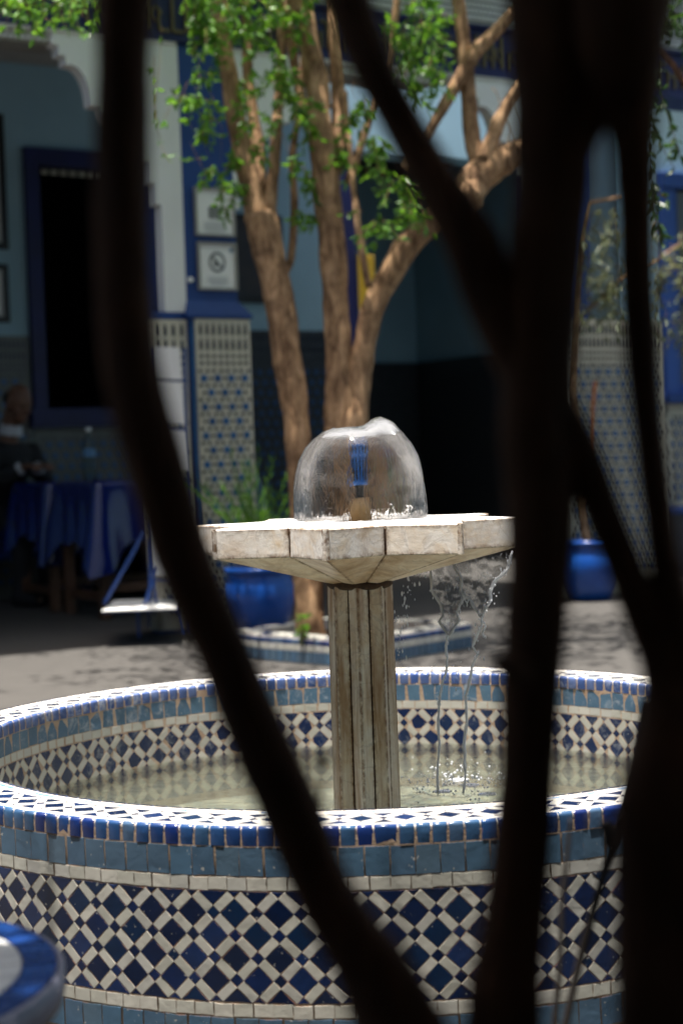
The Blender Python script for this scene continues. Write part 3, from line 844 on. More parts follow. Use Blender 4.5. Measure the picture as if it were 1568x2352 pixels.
def dado(parent, frame, w, z0, z1, individual=True, name='dado', dot=M['dado_blue'], dark=M['dado_black'], base=M['dado_white'], band=.26, merlon=True, ks=1.15):
    """a zellige panel w wide on a local plane (x along, y up, z out): net of stars, dots, merlon border"""
    b = MB(); b.box((w / 2, (z0 + z1) / 2, .006), (w, z1 - z0, .012), frame)
    pan = b.build(name, base, parent)
    px, pz = .081, .0763; zt = z1 - band
    dm = MB(); dm.lathe([(.0215, -.003), (.0215, .002), (.019, .004), (.001, .0045)], 10); dme = dm.mesh('dot_tile'); dme.materials.append(dot)
    sm = MB(); rest = MB()
    nrow = int((zt - z0 - .04) / pz)
    for j in range(nrow):
        z = zt - .055 - j * pz
        k = int((w - .04) / px) + 1
        x0 = (w - (k - 1) * px) / 2
        for i in range(k + 1):
            x = x0 + (i - (.5 if j % 2 else 0)) * px
            if .03 < x < w - .03:
                T = frame @ Matrix.Translation((x, z, .012))
                if individual: link('dot_tile', dme, pan, T)
                else: rest.add([v.co for v in dme.vertices], [tuple(p.vertices) for p in dme.polygons], T)
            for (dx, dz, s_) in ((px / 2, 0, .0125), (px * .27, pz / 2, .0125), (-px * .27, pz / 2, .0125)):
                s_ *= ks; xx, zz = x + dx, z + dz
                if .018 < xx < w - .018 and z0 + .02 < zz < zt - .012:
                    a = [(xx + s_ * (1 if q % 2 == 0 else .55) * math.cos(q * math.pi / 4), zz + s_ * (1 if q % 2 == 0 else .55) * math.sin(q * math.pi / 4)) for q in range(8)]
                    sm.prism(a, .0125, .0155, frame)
    if merlon:
        k = int((w - .05) / .031)
        for i in range(k):
            x = .03 + i * (w - .06) / max(1, k - 1)
            for zz, hh in ((z1 - .055, .062), (z1 - .135, .062)):
                sm.prism([(x - .008, zz - hh / 2), (x + .008, zz - hh / 2), (x + .009, zz), (x + .004, zz + hh / 2), (x - .004, zz + hh / 2), (x - .009, zz)], .0125, .0155, frame)
            for zz in (z1 - .198, z1 - .235):
                sm.prism([(x - .0095, zz - .009), (x + .0095, zz - .009), (x + .0095, zz + .009), (x - .0095, zz + .009)], .0125, .0155, frame)
    o = sm.build('star_tiles', dark, pan); o['kind'] = 'stuff'
    if rest.v: o = rest.build('dot_tiles', dot, pan); o['kind'] = 'stuff'
    return pan

# arch of stepped brackets, drawn from one jamb: (distance from jamb, height)
BR = [(0, 1.69), (0, 2.25), (.035, 2.25), (.035, 2.36), (.07, 2.36), (.07, 2.47), (.11, 2.47), (.11, 2.56), (.15, 2.56), (.15, 2.615)]
for i in range(6):
    a = i / 5 * math.pi / 2; BR.append((.16 + .15 * math.sin(a), 2.625 + .11 * (1 - math.cos(a))))
BR += [(.37, 2.735)]
for i in range(1, 9):
    a = i / 8 * math.pi / 2; BR.append((.37 + .10 * (1 - math.cos(a)), 2.735 + .195 * math.sin(a)))
BR += [(.50, 2.93), (.50, 2.975), (.535, 2.975), (.535, 3.02), (.57, 3.03), (.57, 3.088)]
def bracket(name, jamb, sgn, back=-.001, extra=0.0):
    poly = [(jamb - sgn * extra, 1.69)] + [(jamb + sgn * s, z) for s, z in BR] + [(jamb - sgn * extra, 3.088)]
    if sgn > 0: poly = poly[::-1]
    mb = MB(); mb.prism(poly, -.10, back, AV); o = mb.build(name, M['plaster'], bld)
    return o
# left opening: jamb at u = .012, arch grows to the left
bracket('arch_bracket', -.115, -1, -.002, .125)
bracket('arch_bracket', -2.02, 1, -.002, .0)
bracket('arch_bracket', .312, 1, -.002, .0)
bracket('arch_bracket', 2.45, -1, -.002, .0)
for (u0, u1) in ((-2.03, -.001), (.325, 2.32)):
    abox('lintel', M['plaster'], u0, u1, -.012, .24, 3.088, 3.10)
# pattern plaster soffit band under the frieze
for (u0, u1) in ((-1.36, -.65), (.97, 1.67)):
    mbx = MB()
    k = int((u1 - u0) / .03)
    for i in range(k):
        for j in range(2):
            uu = u0 + (i + .5 + .5 * (j % 2)) * .03; zz = 3.05 + j * .024
            mbx.box((uu, .03, zz), (.018, .03, .014), AM)
    o = mbx.build('soffit_pattern', M['plaster'], bld); o['kind'] = 'stuff'
    abox('soffit_board', M['frame_grey'], u0, u1, .04, .23, 3.03, 3.088)
# pilasters (blue) and tiled piers
def pier(u0, side=True):
    abox('pilaster', M['blue_paint'], u0, u0 + .30, 0, .42, 1.70, 3.09)
    p = MB()
    # splayed blue skirting between pilaster and tiles
    a, b2 = [(u0 - .0, 0, 1.755), (u0 + .30, 0, 1.755), (u0 + .30, .42, 1.755), (u0, .42, 1.755)], [(u0 - .02, -.035, 1.675), (u0 + .37, -.035, 1.675), (u0 + .37, .44, 1.675), (u0 - .02, .44, 1.675)]
    vs = a + b2 + [(x, y, 1.66) for x, y, z in b2]
    fs = [(i, (i + 1) % 4, 4 + (i + 1) % 4, 4 + i)[::-1] for i in range(4)] + [(4 + i, 4 + (i + 1) % 4, 8 + (i + 1) % 4, 8 + i)[::-1] for i in range(4)]
    p.add(vs, fs, AM); p.build('pier_shoulder', M['blue_paint'], bld)
    abox('pier_core', M['blue_paint'], u0 + .0, u0 + .352, -.012, .42, 0, 1.66)
    fF = mat_from(AD, _z, AN, A(u0 + .03, -.012, 0)); dado(bld, fF, .325, .02, 1.655, True, 'front_dado')
    if side:
        fS = mat_from(-(-AN) * -1 * -1 if False else AN, _z, -AD, A(u0 - .212, .128, 0)); dado(bld, fS, .11, .02, 1.655, True, 'side_dado')
    # stack of little blue corner tiles
    cm = MB(); cm.box((0, 0, 0), (.022, .01, .030), None, .002); me = cm.mesh('corner_tile'); me.materials.append(M['dado_blue'])
    for i in range(48):
        link('corner_tile', me, bld, AM @ Matrix.Translation((u0 + .014, -.019, .05 + i * .0335)))
pier(.012)
abox('pilaster', M['blue_paint'], -.10, .011, .101, .41, 1.69, 3.09)
abox('pier_core', M['blue_paint'], -.20, .0, .015, .13, 0, 1.66)
fL = mat_from(AD, _z, AN, A(-.20, .015, 0)); dado(bld, fL, .205, .02, 1.65, True, 'front_dado')
abox('pier_shoulder', M['blue_paint'], -.215, -.008, .0, .15, 1.655, 1.69)
fP = mat_from(AD, _z, AN, A(2.50, -.012, 0)); dado(bld, fP, .78, .02, 1.685, True, 'front_dado', ks=1.5)  # denser net; enlarged stars also put the right side's shade into the pattern
abox('pilaster', M['blue_paint'], 2.45, 2.75, 0, .30, 1.69, 3.09)
abox('pier_core', M['dado_white'], 2.50, 3.30, -.012, .30, 0, 1.69)
abox('pilaster', M['blue_paint'], -2.35, -2.03, 0, .42, 0, 3.09)
# frieze with gilded carving, cornice and tiled eave
abox('frieze', M['navy_paint'], -3.2, 5.2, -.02, .30, 3.10, 3.37)
gm = MB(); rg = random.Random(3); u = -3.1
while u < 5.1:
    h = rg.uniform(.07, .19)
    k = rg.random()
    gm.box((u, -.028, 3.15 + h / 2), (rg.uniform(.012, .022), .016, h), AM)
    if k < .5: gm.box((u + .03, -.028, 3.15 + rg.choice([.0, .08, .15])), (.06, .016, .016), AM)
    if k > .7: gm.tube([A(u + .05 + .03 * math.cos(t), -.03, 3.23 + .035 * math.sin(t)) for t in [q * .5 for q in range(11)]], .008, 5)
    u += rg.uniform(.045, .085)
o = gm.build('gilded_carving', M['gold'], bld); o['kind'] = 'stuff'
abox('cornice', M['navy_paint'], -3.2, 5.2, -.06, .30, 3.37, 3.385)
abox('cornice', M['frame_grey'], -3.2, 5.2, -.055, .30, 3.385, 3.41)
abox('eave_board', M['dado_black'], -3.2, 5.2, -.05, .30, 3.41, 3.95)
em = MB(); rg = random.Random(5)
for j in range(14):
    k = 0; u = -3.15 + .016 * (j % 2)
    while u < 5.1:
        em.box((u, -.055, 3.425 + j * .036), (.023, .014, .023), AM); u += .032
o = em.build('eave_mosaic', M['plaster'], bld); o['kind'] = 'stuff'
abox('upper_wall', M['plaster'], -6.5, 7.5, .30, .6, 3.95, 6.2)
abox('shade_eave', M['wood'], -6.5, 7.5, -.50, .30, 3.955, 4.03)  # unseen overhang added to keep the sun off the arcade
# gallery behind the arches
GO = 3.0
abox('gallery_ceiling', M['ceiling'], -6, 2.6, .30, GO + .3, 3.84, 3.92)
abox('gallery_cove', M['ceiling'], -6, 2.6, GO - .10, GO - .002, 3.68, 3.84)
def wall_with_hole(name, mat, u0, u1, o0, o1, z0, z1, holes, parent=bld):
    mb = MB(); us = sorted({u0, u1, *[h[0] for h in holes], *[h[1] for h in holes]})
    for i in range(len(us) - 1):
        a, b2 = us[i], us[i + 1]; mid = (a + b2) / 2; cuts = [(h[2], h[3]) for h in holes if h[0] < mid < h[1]]
        z = z0
        for c0, c1 in sorted(cuts):
            if c0 > z + 1e-4: mb.box(((a + b2) / 2, (o0 + o1) / 2, (z + c0) / 2), (b2 - a, o1 - o0, c0 - z), AM)
            z = c1
        if z < z1 - 1e-4: mb.box(((a + b2) / 2, (o0 + o1) / 2, (z + z1) / 2), (b2 - a, o1 - o0, z1 - z), AM)
    return mb.build(name, mat, parent)
WH = (.25, 1.28, 1.245, 3.105); DH = (2.90, 5.15, 0, 3.27)
wall_with_hole('gallery_wall', M['wall_blue'], -6, 5.2, GO, GO + .28, 0, 3.92, [WH, DH])
dk = M['dado_dark']
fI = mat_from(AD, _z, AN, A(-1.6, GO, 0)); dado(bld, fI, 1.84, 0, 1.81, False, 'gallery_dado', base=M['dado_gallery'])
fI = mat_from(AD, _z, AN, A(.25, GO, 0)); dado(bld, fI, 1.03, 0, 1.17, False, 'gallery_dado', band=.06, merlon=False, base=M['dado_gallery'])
fI = mat_from(AD, _z, AN, A(1.28, GO, 0)); dado(bld, fI, 1.60, 0, 1.87, False, 'gallery_dado', base=dk)
# tall window with blue surround and dark room behind
win = abox('window', M['navy_paint'], WH[0] - .0, WH[0] + .09, GO - .06, GO + .05, WH[2], WH[3])
abox('frame', M['navy_paint'], WH[1] - .09, WH[1], GO - .06, GO + .05, WH[2], WH[3], win)
abox('frame', M['navy_paint'], WH[0] + .09, WH[1] - .09, GO - .06, GO + .05, WH[3] - .12, WH[3], win)
abox('sill', M['navy_paint'], WH[0] - .03, WH[1] + .03, GO - .09, GO + .05, WH[2] - .07, WH[2] + .06, win)
abox('shutter', M['navy_paint'], WH[0] + .09, WH[0] + .14, GO + .05, GO + .42, WH[2] + .06, WH[3] - .12, win)
abox('shutter', M['wood'], WH[1] - .14, WH[1] - .09, GO + .05, GO + .42, WH[2] + .06, WH[3] - .12, win)
lm = MB()
for i in range(9): lm.box((WH[0] + .17 + i * .07, GO + .03, WH[3] - .15), (.045, .01, .035), AM)
lm.build('window_fretwork', M['dado_white'], bld)['kind'] = 'stuff'
abox('room_dado', M['dado_dark'], 2.1, 5.19, GO + 2.55, GO + 2.599, 0, 1.8)
abox('blackout_partition', M['dark_room'], 2.0, 2.1, GO + .28, GO + 2.6, 0, 3.6)  # added to keep the room behind the window dark
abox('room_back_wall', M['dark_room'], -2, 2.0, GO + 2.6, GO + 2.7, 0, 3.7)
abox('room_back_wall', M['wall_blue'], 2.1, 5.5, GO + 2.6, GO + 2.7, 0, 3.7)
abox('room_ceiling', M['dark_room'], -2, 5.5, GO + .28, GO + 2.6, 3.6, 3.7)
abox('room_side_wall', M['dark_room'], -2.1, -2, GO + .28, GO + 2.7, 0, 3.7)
abox('room_dado', M['dado_dark'], 5.15, 5.199, GO + .3, GO + 2.5, 0, 1.8)
abox('room_side_wall', M['wall_blue'], 5.2, 5.3, .9, GO + 2.7, 0, 3.7)
abox('door_frame', M['navy_paint'], DH[0] - .1, DH[0], GO - .05, GO + .05, 0, 3.33)
abox('gallery_end_wall', M['wall_blue'], -6.1, -6, .2, GO + .3, 0, 3.4)
# solid wing at the right: window, dado, bench
WO = .95
WW = (4.17, 5.3, 1.27, 2.72)
wall_with_hole('wing_wall', M['wall_blue'], 3.25, 6.6, WO, WO + .3, 0, 3.95, [WW])
abox('wing_return_wall', M['wall_blue'], 3.25, 3.34, .30, WO, 0, 3.09)
fR = mat_from(AD, _z, AN, A(3.35, WO, 0)); dado(bld, fR, .85, .45, 1.78, True, 'wing_dado', ks=1.5)  # stars enlarged again: shade of the wing worked into its denser tile pattern
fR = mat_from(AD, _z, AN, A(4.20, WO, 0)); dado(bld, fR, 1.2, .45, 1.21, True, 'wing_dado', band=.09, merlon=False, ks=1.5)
w2 = abox('window', M['blue_paint'], WW[0] - .02, WW[0] + .10, WO - .07, WO + .1, WW[2], WW[3], bld, .006)
abox('frame', M['blue_paint'], WW[0] - .02, WW[1], WO - .072, WO + .1, WW[3], WW[3] + .11, w2, .006)
abox('sill', M['blue_paint'], WW[0] - .05, WW[1], WO - .11, WO + .1, WW[2] - .07, WW[2], w2, .006)
abox('casement', M['blue_paint'], WW[0] + .101, WW[0] + .16, WO - .03, WO + .05, WW[2] + .002, WW[3] - .002, w2, .004)
abox('casement', M['blue_paint'], WW[0] + .16, WW[1], WO - .028, WO + .048, WW[2] + .002, WW[2] + .07, w2, .004)
abox('casement', M['blue_paint'], WW[0] + .16, WW[1], WO - .028, WO + .048, 1.92, 1.98, w2, .004)
def glass_mat():
    mt, nt, N, L, b = new_mat('window_glass'); b.inputs['Base Color'].default_value = (.10, .10, .095, 1); b.inputs['Roughness'].default_value = .08
    bump(nt, tex(nt, 3, 2, .5, co=world_co(nt)), .05, .02, b); return mt
M['glass'] = glass_mat()
abox('pane', M['glass'], WW[0] + .16, WW[1], WO + .02, WO + .03, WW[2] + .07, 1.92, w2)
abox('pane', M['glass'], WW[0] + .16, WW[1], WO + .02, WO + .03, 1.98, WW[3], w2)
abox('bench_seat', M['blue_paint'], 3.35, 6.4, WO - .42, WO - .014, .43, .475, bld, .01)
abox('bench_front', M['dado_black'], 3.37, 6.4, WO - .38, WO - .014, 0, .43)

# ------------------------------------------------------------------ unseen gallery and side walls, added to block light
def wallthing(name, label, cx, cy_, sx, sy, h, mat):
    mb = MB(); mb.box((cx, cy_, h / 2), (sx, sy, h)); o = mb.build(name, mat); o['label'] = label; o['category'] = 'wall'; return o
rg_ = thing('rear_shade_gallery', 'unseen roofed gallery added behind the camera to keep the near stems dark', 'gallery')
def rbox(name, mat, c, d):
    mb = MB(); mb.box(c, d); return mb.build(name, mat, rg_)
rbox('roof', M['wood'], (0, -5.0, 2.75), (12, 4.7, .2))
rbox('upper_wall', M['plaster'], (0, -3.0, 4.2), (12, .5, 2.7))
rbox('back_wall', M['plaster'], (0, -7.2, 1.4), (12, .3, 2.8))
rbox('light_block_wall', M['plaster'], (-5.9, -5.0, 1.4), (.3, 4.4, 2.8))
rbox('light_block_wall', M['plaster'], (5.9, -5.0, 1.4), (.3, 4.4, 2.8))
wallthing('light_block_wall', 'unseen pale blue wall added at the left to hold back the low sky', -6.6, 1.5, .4, 15, 5.5, M['wall_blue'])
wallthing('light_block_wall', 'unseen pale blue wall added at the right to hold back the low sky', 6.6, 2.5, .4, 15, 5.5, M['wall_blue'])

# ------------------------------------------------------------------ trees
def smooth_path(pts, n=4):
    """Catmull-Rom through (point, radius)"""
    out = []; P_ = [pts[0]] + list(pts) + [pts[-1]]
    for i in range(1, len(P_) - 2):
        for k in range(n):
            t = k / n; a, b2, c, d = P_[i - 1], P_[i], P_[i + 1], P_[i + 2]
            def cr(p0, p1, p2, p3): return .5 * ((2 * p1) + (-p0 + p2) * t + (2 * p0 - 5 * p1 + 4 * p2 - p3) * t * t + (-p0 + 3 * p1 - 3 * p2 + p3) * t ** 3)
            out.append((cr(a[0], b2[0], c[0], d[0]), cr(a[1], b2[1], c[1], d[1])))
    out.append(pts[-1]); return out
def stem(name, spec, mat, parent, jit=.16, n=14, seed=0, sub=5):
    """spec: (x, y, width in pixels of the 1568 frame, distance)"""
    pr_ = [(at(x, y, t), w * t / FPX / 2) for (x, y, w, t) in spec]
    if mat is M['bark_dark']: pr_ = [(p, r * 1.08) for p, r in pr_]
    pr_ = smooth_path(pr_, sub)
    mb = MB(); mb.tube([p for p, r in pr_], [max(.0006, r) for p, r in pr_], n, True, jit, seed)
    return mb.build(name, mat, parent, True)
def leaf(mb, p, d, size, rng, wid=.38, droop=.0):
    d = d.normalized(); s = d.cross(Vector((rng.uniform(-1, 1), rng.uniform(-1, 1), rng.uniform(-1, 1))))
    if s.length < 1e-3: s = d.orthogonal()
    s.normalize(); nn = d.cross(s); l = size * rng.uniform(.7, 1.2); w = l * wid * .5
    a = p; m1 = p + d * l * .35 - nn * l * .02; m2 = p + d * l * .72 - nn * l * .07; e = p + d * l - nn * l * .16
    mb.add([a, m1 + s * w + nn * w * .35, m2 + s * w * .72 + nn * w * .2, e, m2 - s * w * .72 + nn * w * .2, m1 - s * w + nn * w * .35, m1, m2],
           [(0, 6, 1), (1, 6, 7, 2), (2, 7, 3), (3, 7, 4), (4, 7, 6, 5), (5, 6, 0)])
def twig_leaves(mb, tw, pts, size, rng, step=.022, r=.0015, wid=.38):
    """a twig with leaves in small tufts"""
    P_ = [Vector(p) for p in pts]
    tw.tube(P_, [r * (1 - .6 * i / len(P_)) for i in range(len(P_))], 5)
    for i in range(len(P_) - 1):
        a, b2 = P_[i], P_[i + 1]; L_ = (b2 - a).length; k = max(1, int(L_ / step)); dr_ = (b2 - a).normalized()
        for j in range(k):
            p = a.lerp(b2, (j + rng.random()) / k)
            for q in range(rng.choice([2, 2, 3])):
                d = dr_ * .5 + Vector((rng.uniform(-1, 1), rng.uniform(-1, 1), rng.uniform(-.9, .55)))
                leaf(mb, p, d, size, rng, wid)
def clump(mb, tw, c, rad, n, size, rng, root=None, wid=.38):
    """a spray of short twigs round c"""
    root = root or (c + Vector((0, 0, rad * 1.2)))
    for i in range(n):
        e = c + Vector((rng.gauss(0, .85), rng.gauss(0, .7), rng.gauss(-.35, .8))) * rad
        mid = root.lerp(e, .55) + Vector((rng.uniform(-1, 1), rng.uniform(-1, 1), rng.uniform(0, .9))) * rad * .3
        twig_leaves(mb, tw, [root.lerp(mid, .6), mid, mid.lerp(e, .6) + Vector((0, 0, rad * .05)), e], size * rng.uniform(.75, 1.15), rng, .030, .0012, wid)

# -- the multi-stemmed tree behind the fountain
TD = 7.42
tree = thing('courtyard_tree', 'multi-stemmed tree with tan peeling bark growing in the low tiled planter', 'tree')
BK = M['bark']
L_ = [(722, 1490, 74, TD), (712, 1440, 66, TD), (704, 1300, 66, TD), (694, 1130, 64, TD), (684, 980, 64, TD), (660, 830, 64, TD), (638, 680, 68, TD), (612, 560, 74, TD), (598, 490, 76, TD)]
stem('stem', L_, BK, tree, .18, 18, 1)
stem('branch', [(600, 520, 58, TD), (576, 430, 52, TD), (552, 330, 46, TD), (530, 200, 42, TD), (508, 60, 38, TD), (490, -120, 34, TD), (470, -320, 26, TD - .2)], BK, tree, .18, 14, 2)
stem('branch', [(612, 520, 40, TD), (624, 430, 30, TD), (634, 320, 26, TD), (642, 200, 24, TD + .1), (650, 60, 22, TD + .1), (660, -160, 18, TD + .2)], BK, tree, .18, 12, 3)
stem('branch', [(640, 660, 16, TD + .04), (656, 625, 18, TD + .07), (668, 590, 18, TD + .1), (676, 480, 18, TD + .1), (672, 360, 16, TD + .1), (690, 230, 14, TD + .2), (700, 90, 14, TD + .2)], BK, tree, .15, 10, 4)
stem('stem', [(800, 1490, 96, TD + .05), (796, 1300, 88, TD + .05), (790, 1100, 82, TD), (786, 960, 78, TD), (780, 840, 66, TD), (772, 700, 62, TD), (762, 560, 62, TD), (750, 440, 64, TD), (740, 340, 60, TD), (730, 240, 48, TD), (712, 110, 44, TD), (690, -30, 40, TD), (660, -200, 32, TD)], BK, tree, .18, 18, 5)
stem('branch', [(752, 430, 40, TD + .02), (778, 330, 38, TD + .05), (776, 200, 34, TD + .1), (768, 60, 30, TD + .1), (770, -140, 26, TD + .2)], BK, tree, .18, 12, 6)
stem('branch', [(742, 250, 40, TD + .02), (728, 150, 38, TD), (690, 40, 30, TD - .1), (640, -80, 26, TD - .2)], BK, tree, .18, 12, 12)
stem('stem', [(812, 1490, 80, TD - .05), (812, 1250, 74, TD - .05), (812, 1020, 70, TD - .03), (820, 900, 60, TD), (838, 780, 54, TD), (872, 670, 56, TD), (925, 580, 60, TD), (985, 515, 58, TD), (1040, 470, 62, TD), (1080, 425, 78, TD), (1120, 385, 76, TD), (1175, 358, 66, TD), (1240, 335, 58, TD), (1330, 290, 46, TD)], BK, tree, .2, 18, 7)
stem('branch', [(1108, 400, 46, TD), (1085, 320, 40, TD), (1076, 230, 36, TD), (1068, 120, 34, TD), (1052, 0, 30, TD), (1040, -140, 26, TD)], BK, tree, .18, 12, 8)
stem('branch', [(1112, 370, 40, TD - .03), (1140, 290, 34, TD - .03), (1180, 220, 30, TD - .03), (1240, 150, 28, TD - .03), (1320, 60, 24, TD)], BK, tree, .18, 12, 9)
stem('branch', [(930, 385, 20, TD - .05), (955, 345, 22, TD - .05), (985, 300, 24, TD - .05), (1012, 255, 26, TD - .05), (1050, 190, 30, TD - .05), (1090, 120, 32, TD - .05), (1140, 70, 28, TD - .05), (1200, 10, 24, TD - .05)], BK, tree, .18, 12, 10)
stem('branch', [(846, 660, 16, TD - .1), (828, 560, 17, TD - .1), (812, 440, 15, TD - .05), (800, 330, 14, TD), (792, 210, 12, TD)], BK, tree, .12, 10, 11)
stem('branch', [(596, 470, 40, TD + .06), (590, 330, 30, TD + .1), (572, 200, 26, TD + .12), (566, 60, 24, TD + .15), (560, -140, 20, TD + .2)], BK, tree, .16, 12, 16)
stem('branch', [(742, 400, 30, TD + .1), (706, 280, 24, TD + .15), (676, 150, 22, TD + .2), (664, 20, 20, TD + .2), (650, -140, 18, TD + .2)], BK, tree, .16, 12, 17)
stem('branch', [(800, 420, 20, TD + .1), (840, 300, 18, TD + .12), (880, 190, 16, TD + .12), (905, 60, 16, TD + .1), (920, -100, 14, TD + .1)], BK, tree, .16, 10, 18)
stem('knot', [(1035, 478, 40, TD - .03), (1052, 470, 62, TD - .04), (1074, 452, 70, TD - .04), (1096, 425, 52, TD - .02)], BK, tree, .3, 14, 15)
# leaf sprays that hang into view, as (x, y, radius in pixels, number of twigs)
lv = MB(); tw = MB(); rl = random.Random(11)
SPR = [(455, 20, 34, 7), (470, 85, 40, 8), (440, 60, 26, 4), (520, 40, 36, 6), (575, 30, 40, 8), (615, 70, 36, 6), (560, 100, 30, 5), (640, 30, 36, 6), (500, 110, 26, 5), (680, 70, 30, 5), (700, 20, 34, 5),
       (640, 150, 34, 6), (655, 200, 34, 6), (610, 190, 30, 5), (560, 190, 24, 3), (470, 190, 26, 4), (455, 255, 30, 5), (425, 235, 18, 2), (480, 280, 28, 5), (465, 330, 24, 3), (555, 270, 34, 5), (600, 300, 34, 5), (575, 350, 24, 3),
       (690, 270, 34, 6), (715, 310, 28, 4), (670, 240, 28, 4), (685, 390, 24, 4), (705, 430, 18, 3), (708, 510, 26, 4), (780, 365, 30, 5), (800, 385, 20, 2),
       (480, 405, 28, 4), (520, 450, 28, 4), (550, 380, 26, 4), (515, 478, 18, 2), (570, 440, 22, 3),
       (860, 530, 34, 6), (935, 470, 44, 8), (905, 445, 30, 5), (960, 500, 26, 4), (880, 400, 26, 4), (870, 340, 30, 5), (845, 255, 30, 5), (810, 270, 26, 4), (890, 350, 20, 3),
       (960, 40, 40, 7), (930, 110, 34, 6), (905, 80, 28, 4), (985, 90, 36, 6), (1010, 60, 26, 4), (945, 165, 34, 6), (985, 145, 26, 4), (1000, 190, 24, 4), (960, 240, 22, 4), (920, 140, 22, 3), (1010, 130, 20, 3), (945, 200, 20, 3)]
for (x, y, r, n) in SPR:
    t = TD - .12 + rl.uniform(-.22, .12); c = at(x, y, t); k = r * t / FPX
    clump(lv, tw, c, k, int(n * 1.5), .05, rl, c + Vector((rl.uniform(-.3, .3) * k, 0, k * 1.3)))
# long trailing shoots
twig_leaves(lv, tw, [at(352, 130, TD - .3), at(353, 200, TD - .3), at(357, 290, TD - .3), at(368, 330, TD - .3), at(388, 372, TD - .3)], .046, rl, .045, .0016)
twig_leaves(lv, tw, [at(372, 60, TD - .3), at(366, 150, TD - .3), at(352, 250, TD - .3), at(370, 320, TD - .3)], .04, rl, .12, .0012)
twig_leaves(lv, tw, [at(420, 230, TD - .3), at(395, 240, TD - .3), at(375, 280, TD - .3)], .046, rl, .05, .0014)
for (x, y, r, n) in [(20, 15, 30, 5), (60, 30, 34, 6), (110, 20, 36, 6), (150, 30, 34, 5), (185, 15, 34, 5), (215, 60, 22, 3), (90, 60, 20, 2), (40, 0, 30, 4), (170, 0, 34, 5)]:
    t = 6.6 + rl.uniform(-.2, .2); c = at(x, y, t); clump(lv, tw, c, r * t / FPX, n, .046, rl)
for i in range(14):
    x = rl.uniform(430, 1030); y = rl.uniform(60, 420); t = TD - .2
    tw.tube([at(x, y, t), at(x + rl.uniform(-40, 40), y + rl.uniform(20, 60), t), at(x + rl.uniform(-60, 60), y + rl.uniform(50, 120), t + .1)], [.0016, .0012, .0006], 4)
for (x0, y0) in ((1150, 260), (1165, 300), (1180, 330), (1140, 330), (1195, 290)):
    tw.tube([at(x0, y0 + 40, TD + .2), at(x0 + 8, y0, TD + .2), at(x0 - 12, y0 - 50, TD + .2), at(x0 - 24, y0 - 60, TD + .2)], [.003, .0025, .002, .001], 5)
lv.build('hanging_foliage', M['leaf'], tree)
tw.build('twigs', M['bark'], tree, kind='stuff')

def shade_crown(name, parent, mat, n, size, inside, rng, box, clumpn=14, spr=.09):  # leaves kept out of the frame, added for the shade they cast
    mb = MB(); k = 0; tries = 0
    while k < n and tries < n * 30:
        tries += 1
        c = Vector([rng.uniform(a, b2) for a, b2 in box])
        if not inside(c): continue
        for q in range(clumpn):
            p = c + Vector((rng.gauss(0, spr), rng.gauss(0, spr), rng.gauss(0, spr * .8)))
            d = Vector((rng.gauss(0, 1), rng.gauss(0, 1), rng.gauss(-.2, .6)))
            x, y, dd = proj(p)
            if -60 < x < 1628 and -40 < y < 2400 and dd > 0: continue
            leaf(mb, p, d, size, rng, .5); k += 1
    return mb.build(name, mat, parent)
def bg_in(c):
    e = ((c.x + .1) / 2.9) ** 2 + ((c.y - 3.75) / 2.9) ** 2 + ((c.z - 3.9) / .85) ** 2
    gap = math.hypot(c.x - .35, c.y - 3.55) < .55
    return e < 1
shade_crown('shade_crown', tree, M['leaf'], 4200, .075, lambda c: ((c.x - .05) / 1.5) ** 2 + ((c.y - 4.35) / 1.25) ** 2 + ((c.z - 3.75) / .75) ** 2 < 1, random.Random(23), ((-1.5, 1.6), (3, 5.7), (3.0, 4.6)))  # dense unseen leaves added to shade the upper stems
shade_crown('shade_crown', tree, M['leaf'], 1800, .075, bg_in, random.Random(21), ((-3, 3), (.7, 6.8), (3.05, 4.75)))  # thin unseen spread of leaves, added to shade the ground

# -- the near tree the picture is taken through
ND = .88
near = thing('shaded_tree', 'dark out-of-focus tree stems close to the camera, framing the fountain', 'tree')
BD = M['bark_dark']
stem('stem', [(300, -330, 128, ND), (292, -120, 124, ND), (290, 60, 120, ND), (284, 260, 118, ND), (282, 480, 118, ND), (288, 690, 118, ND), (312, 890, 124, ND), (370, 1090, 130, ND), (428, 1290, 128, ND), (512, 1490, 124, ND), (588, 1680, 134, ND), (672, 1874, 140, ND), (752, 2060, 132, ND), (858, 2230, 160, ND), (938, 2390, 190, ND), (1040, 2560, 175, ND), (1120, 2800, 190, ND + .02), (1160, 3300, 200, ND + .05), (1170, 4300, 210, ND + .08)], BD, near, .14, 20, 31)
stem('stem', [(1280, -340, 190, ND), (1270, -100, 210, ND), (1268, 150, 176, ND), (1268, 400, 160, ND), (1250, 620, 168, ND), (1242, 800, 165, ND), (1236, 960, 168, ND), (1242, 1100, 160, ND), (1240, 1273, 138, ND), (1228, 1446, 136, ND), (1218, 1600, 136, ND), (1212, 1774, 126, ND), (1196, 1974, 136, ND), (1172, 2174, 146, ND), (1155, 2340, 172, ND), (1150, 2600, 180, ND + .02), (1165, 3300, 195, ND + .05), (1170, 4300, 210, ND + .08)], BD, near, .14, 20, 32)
stem('branch', [(720, -230, 100, ND + .05), (776, -80, 106, ND + .04), (822, 60, 100, ND + .03), (880, 200, 92, ND + .02), (946, 320, 96, ND + .02), (1012, 440, 108, ND + .01), (1082, 560, 116, ND), (1120, 680, 110, ND), (1180, 800, 120, ND), (1230, 930, 110, ND)], BD, near, .14, 16, 33)
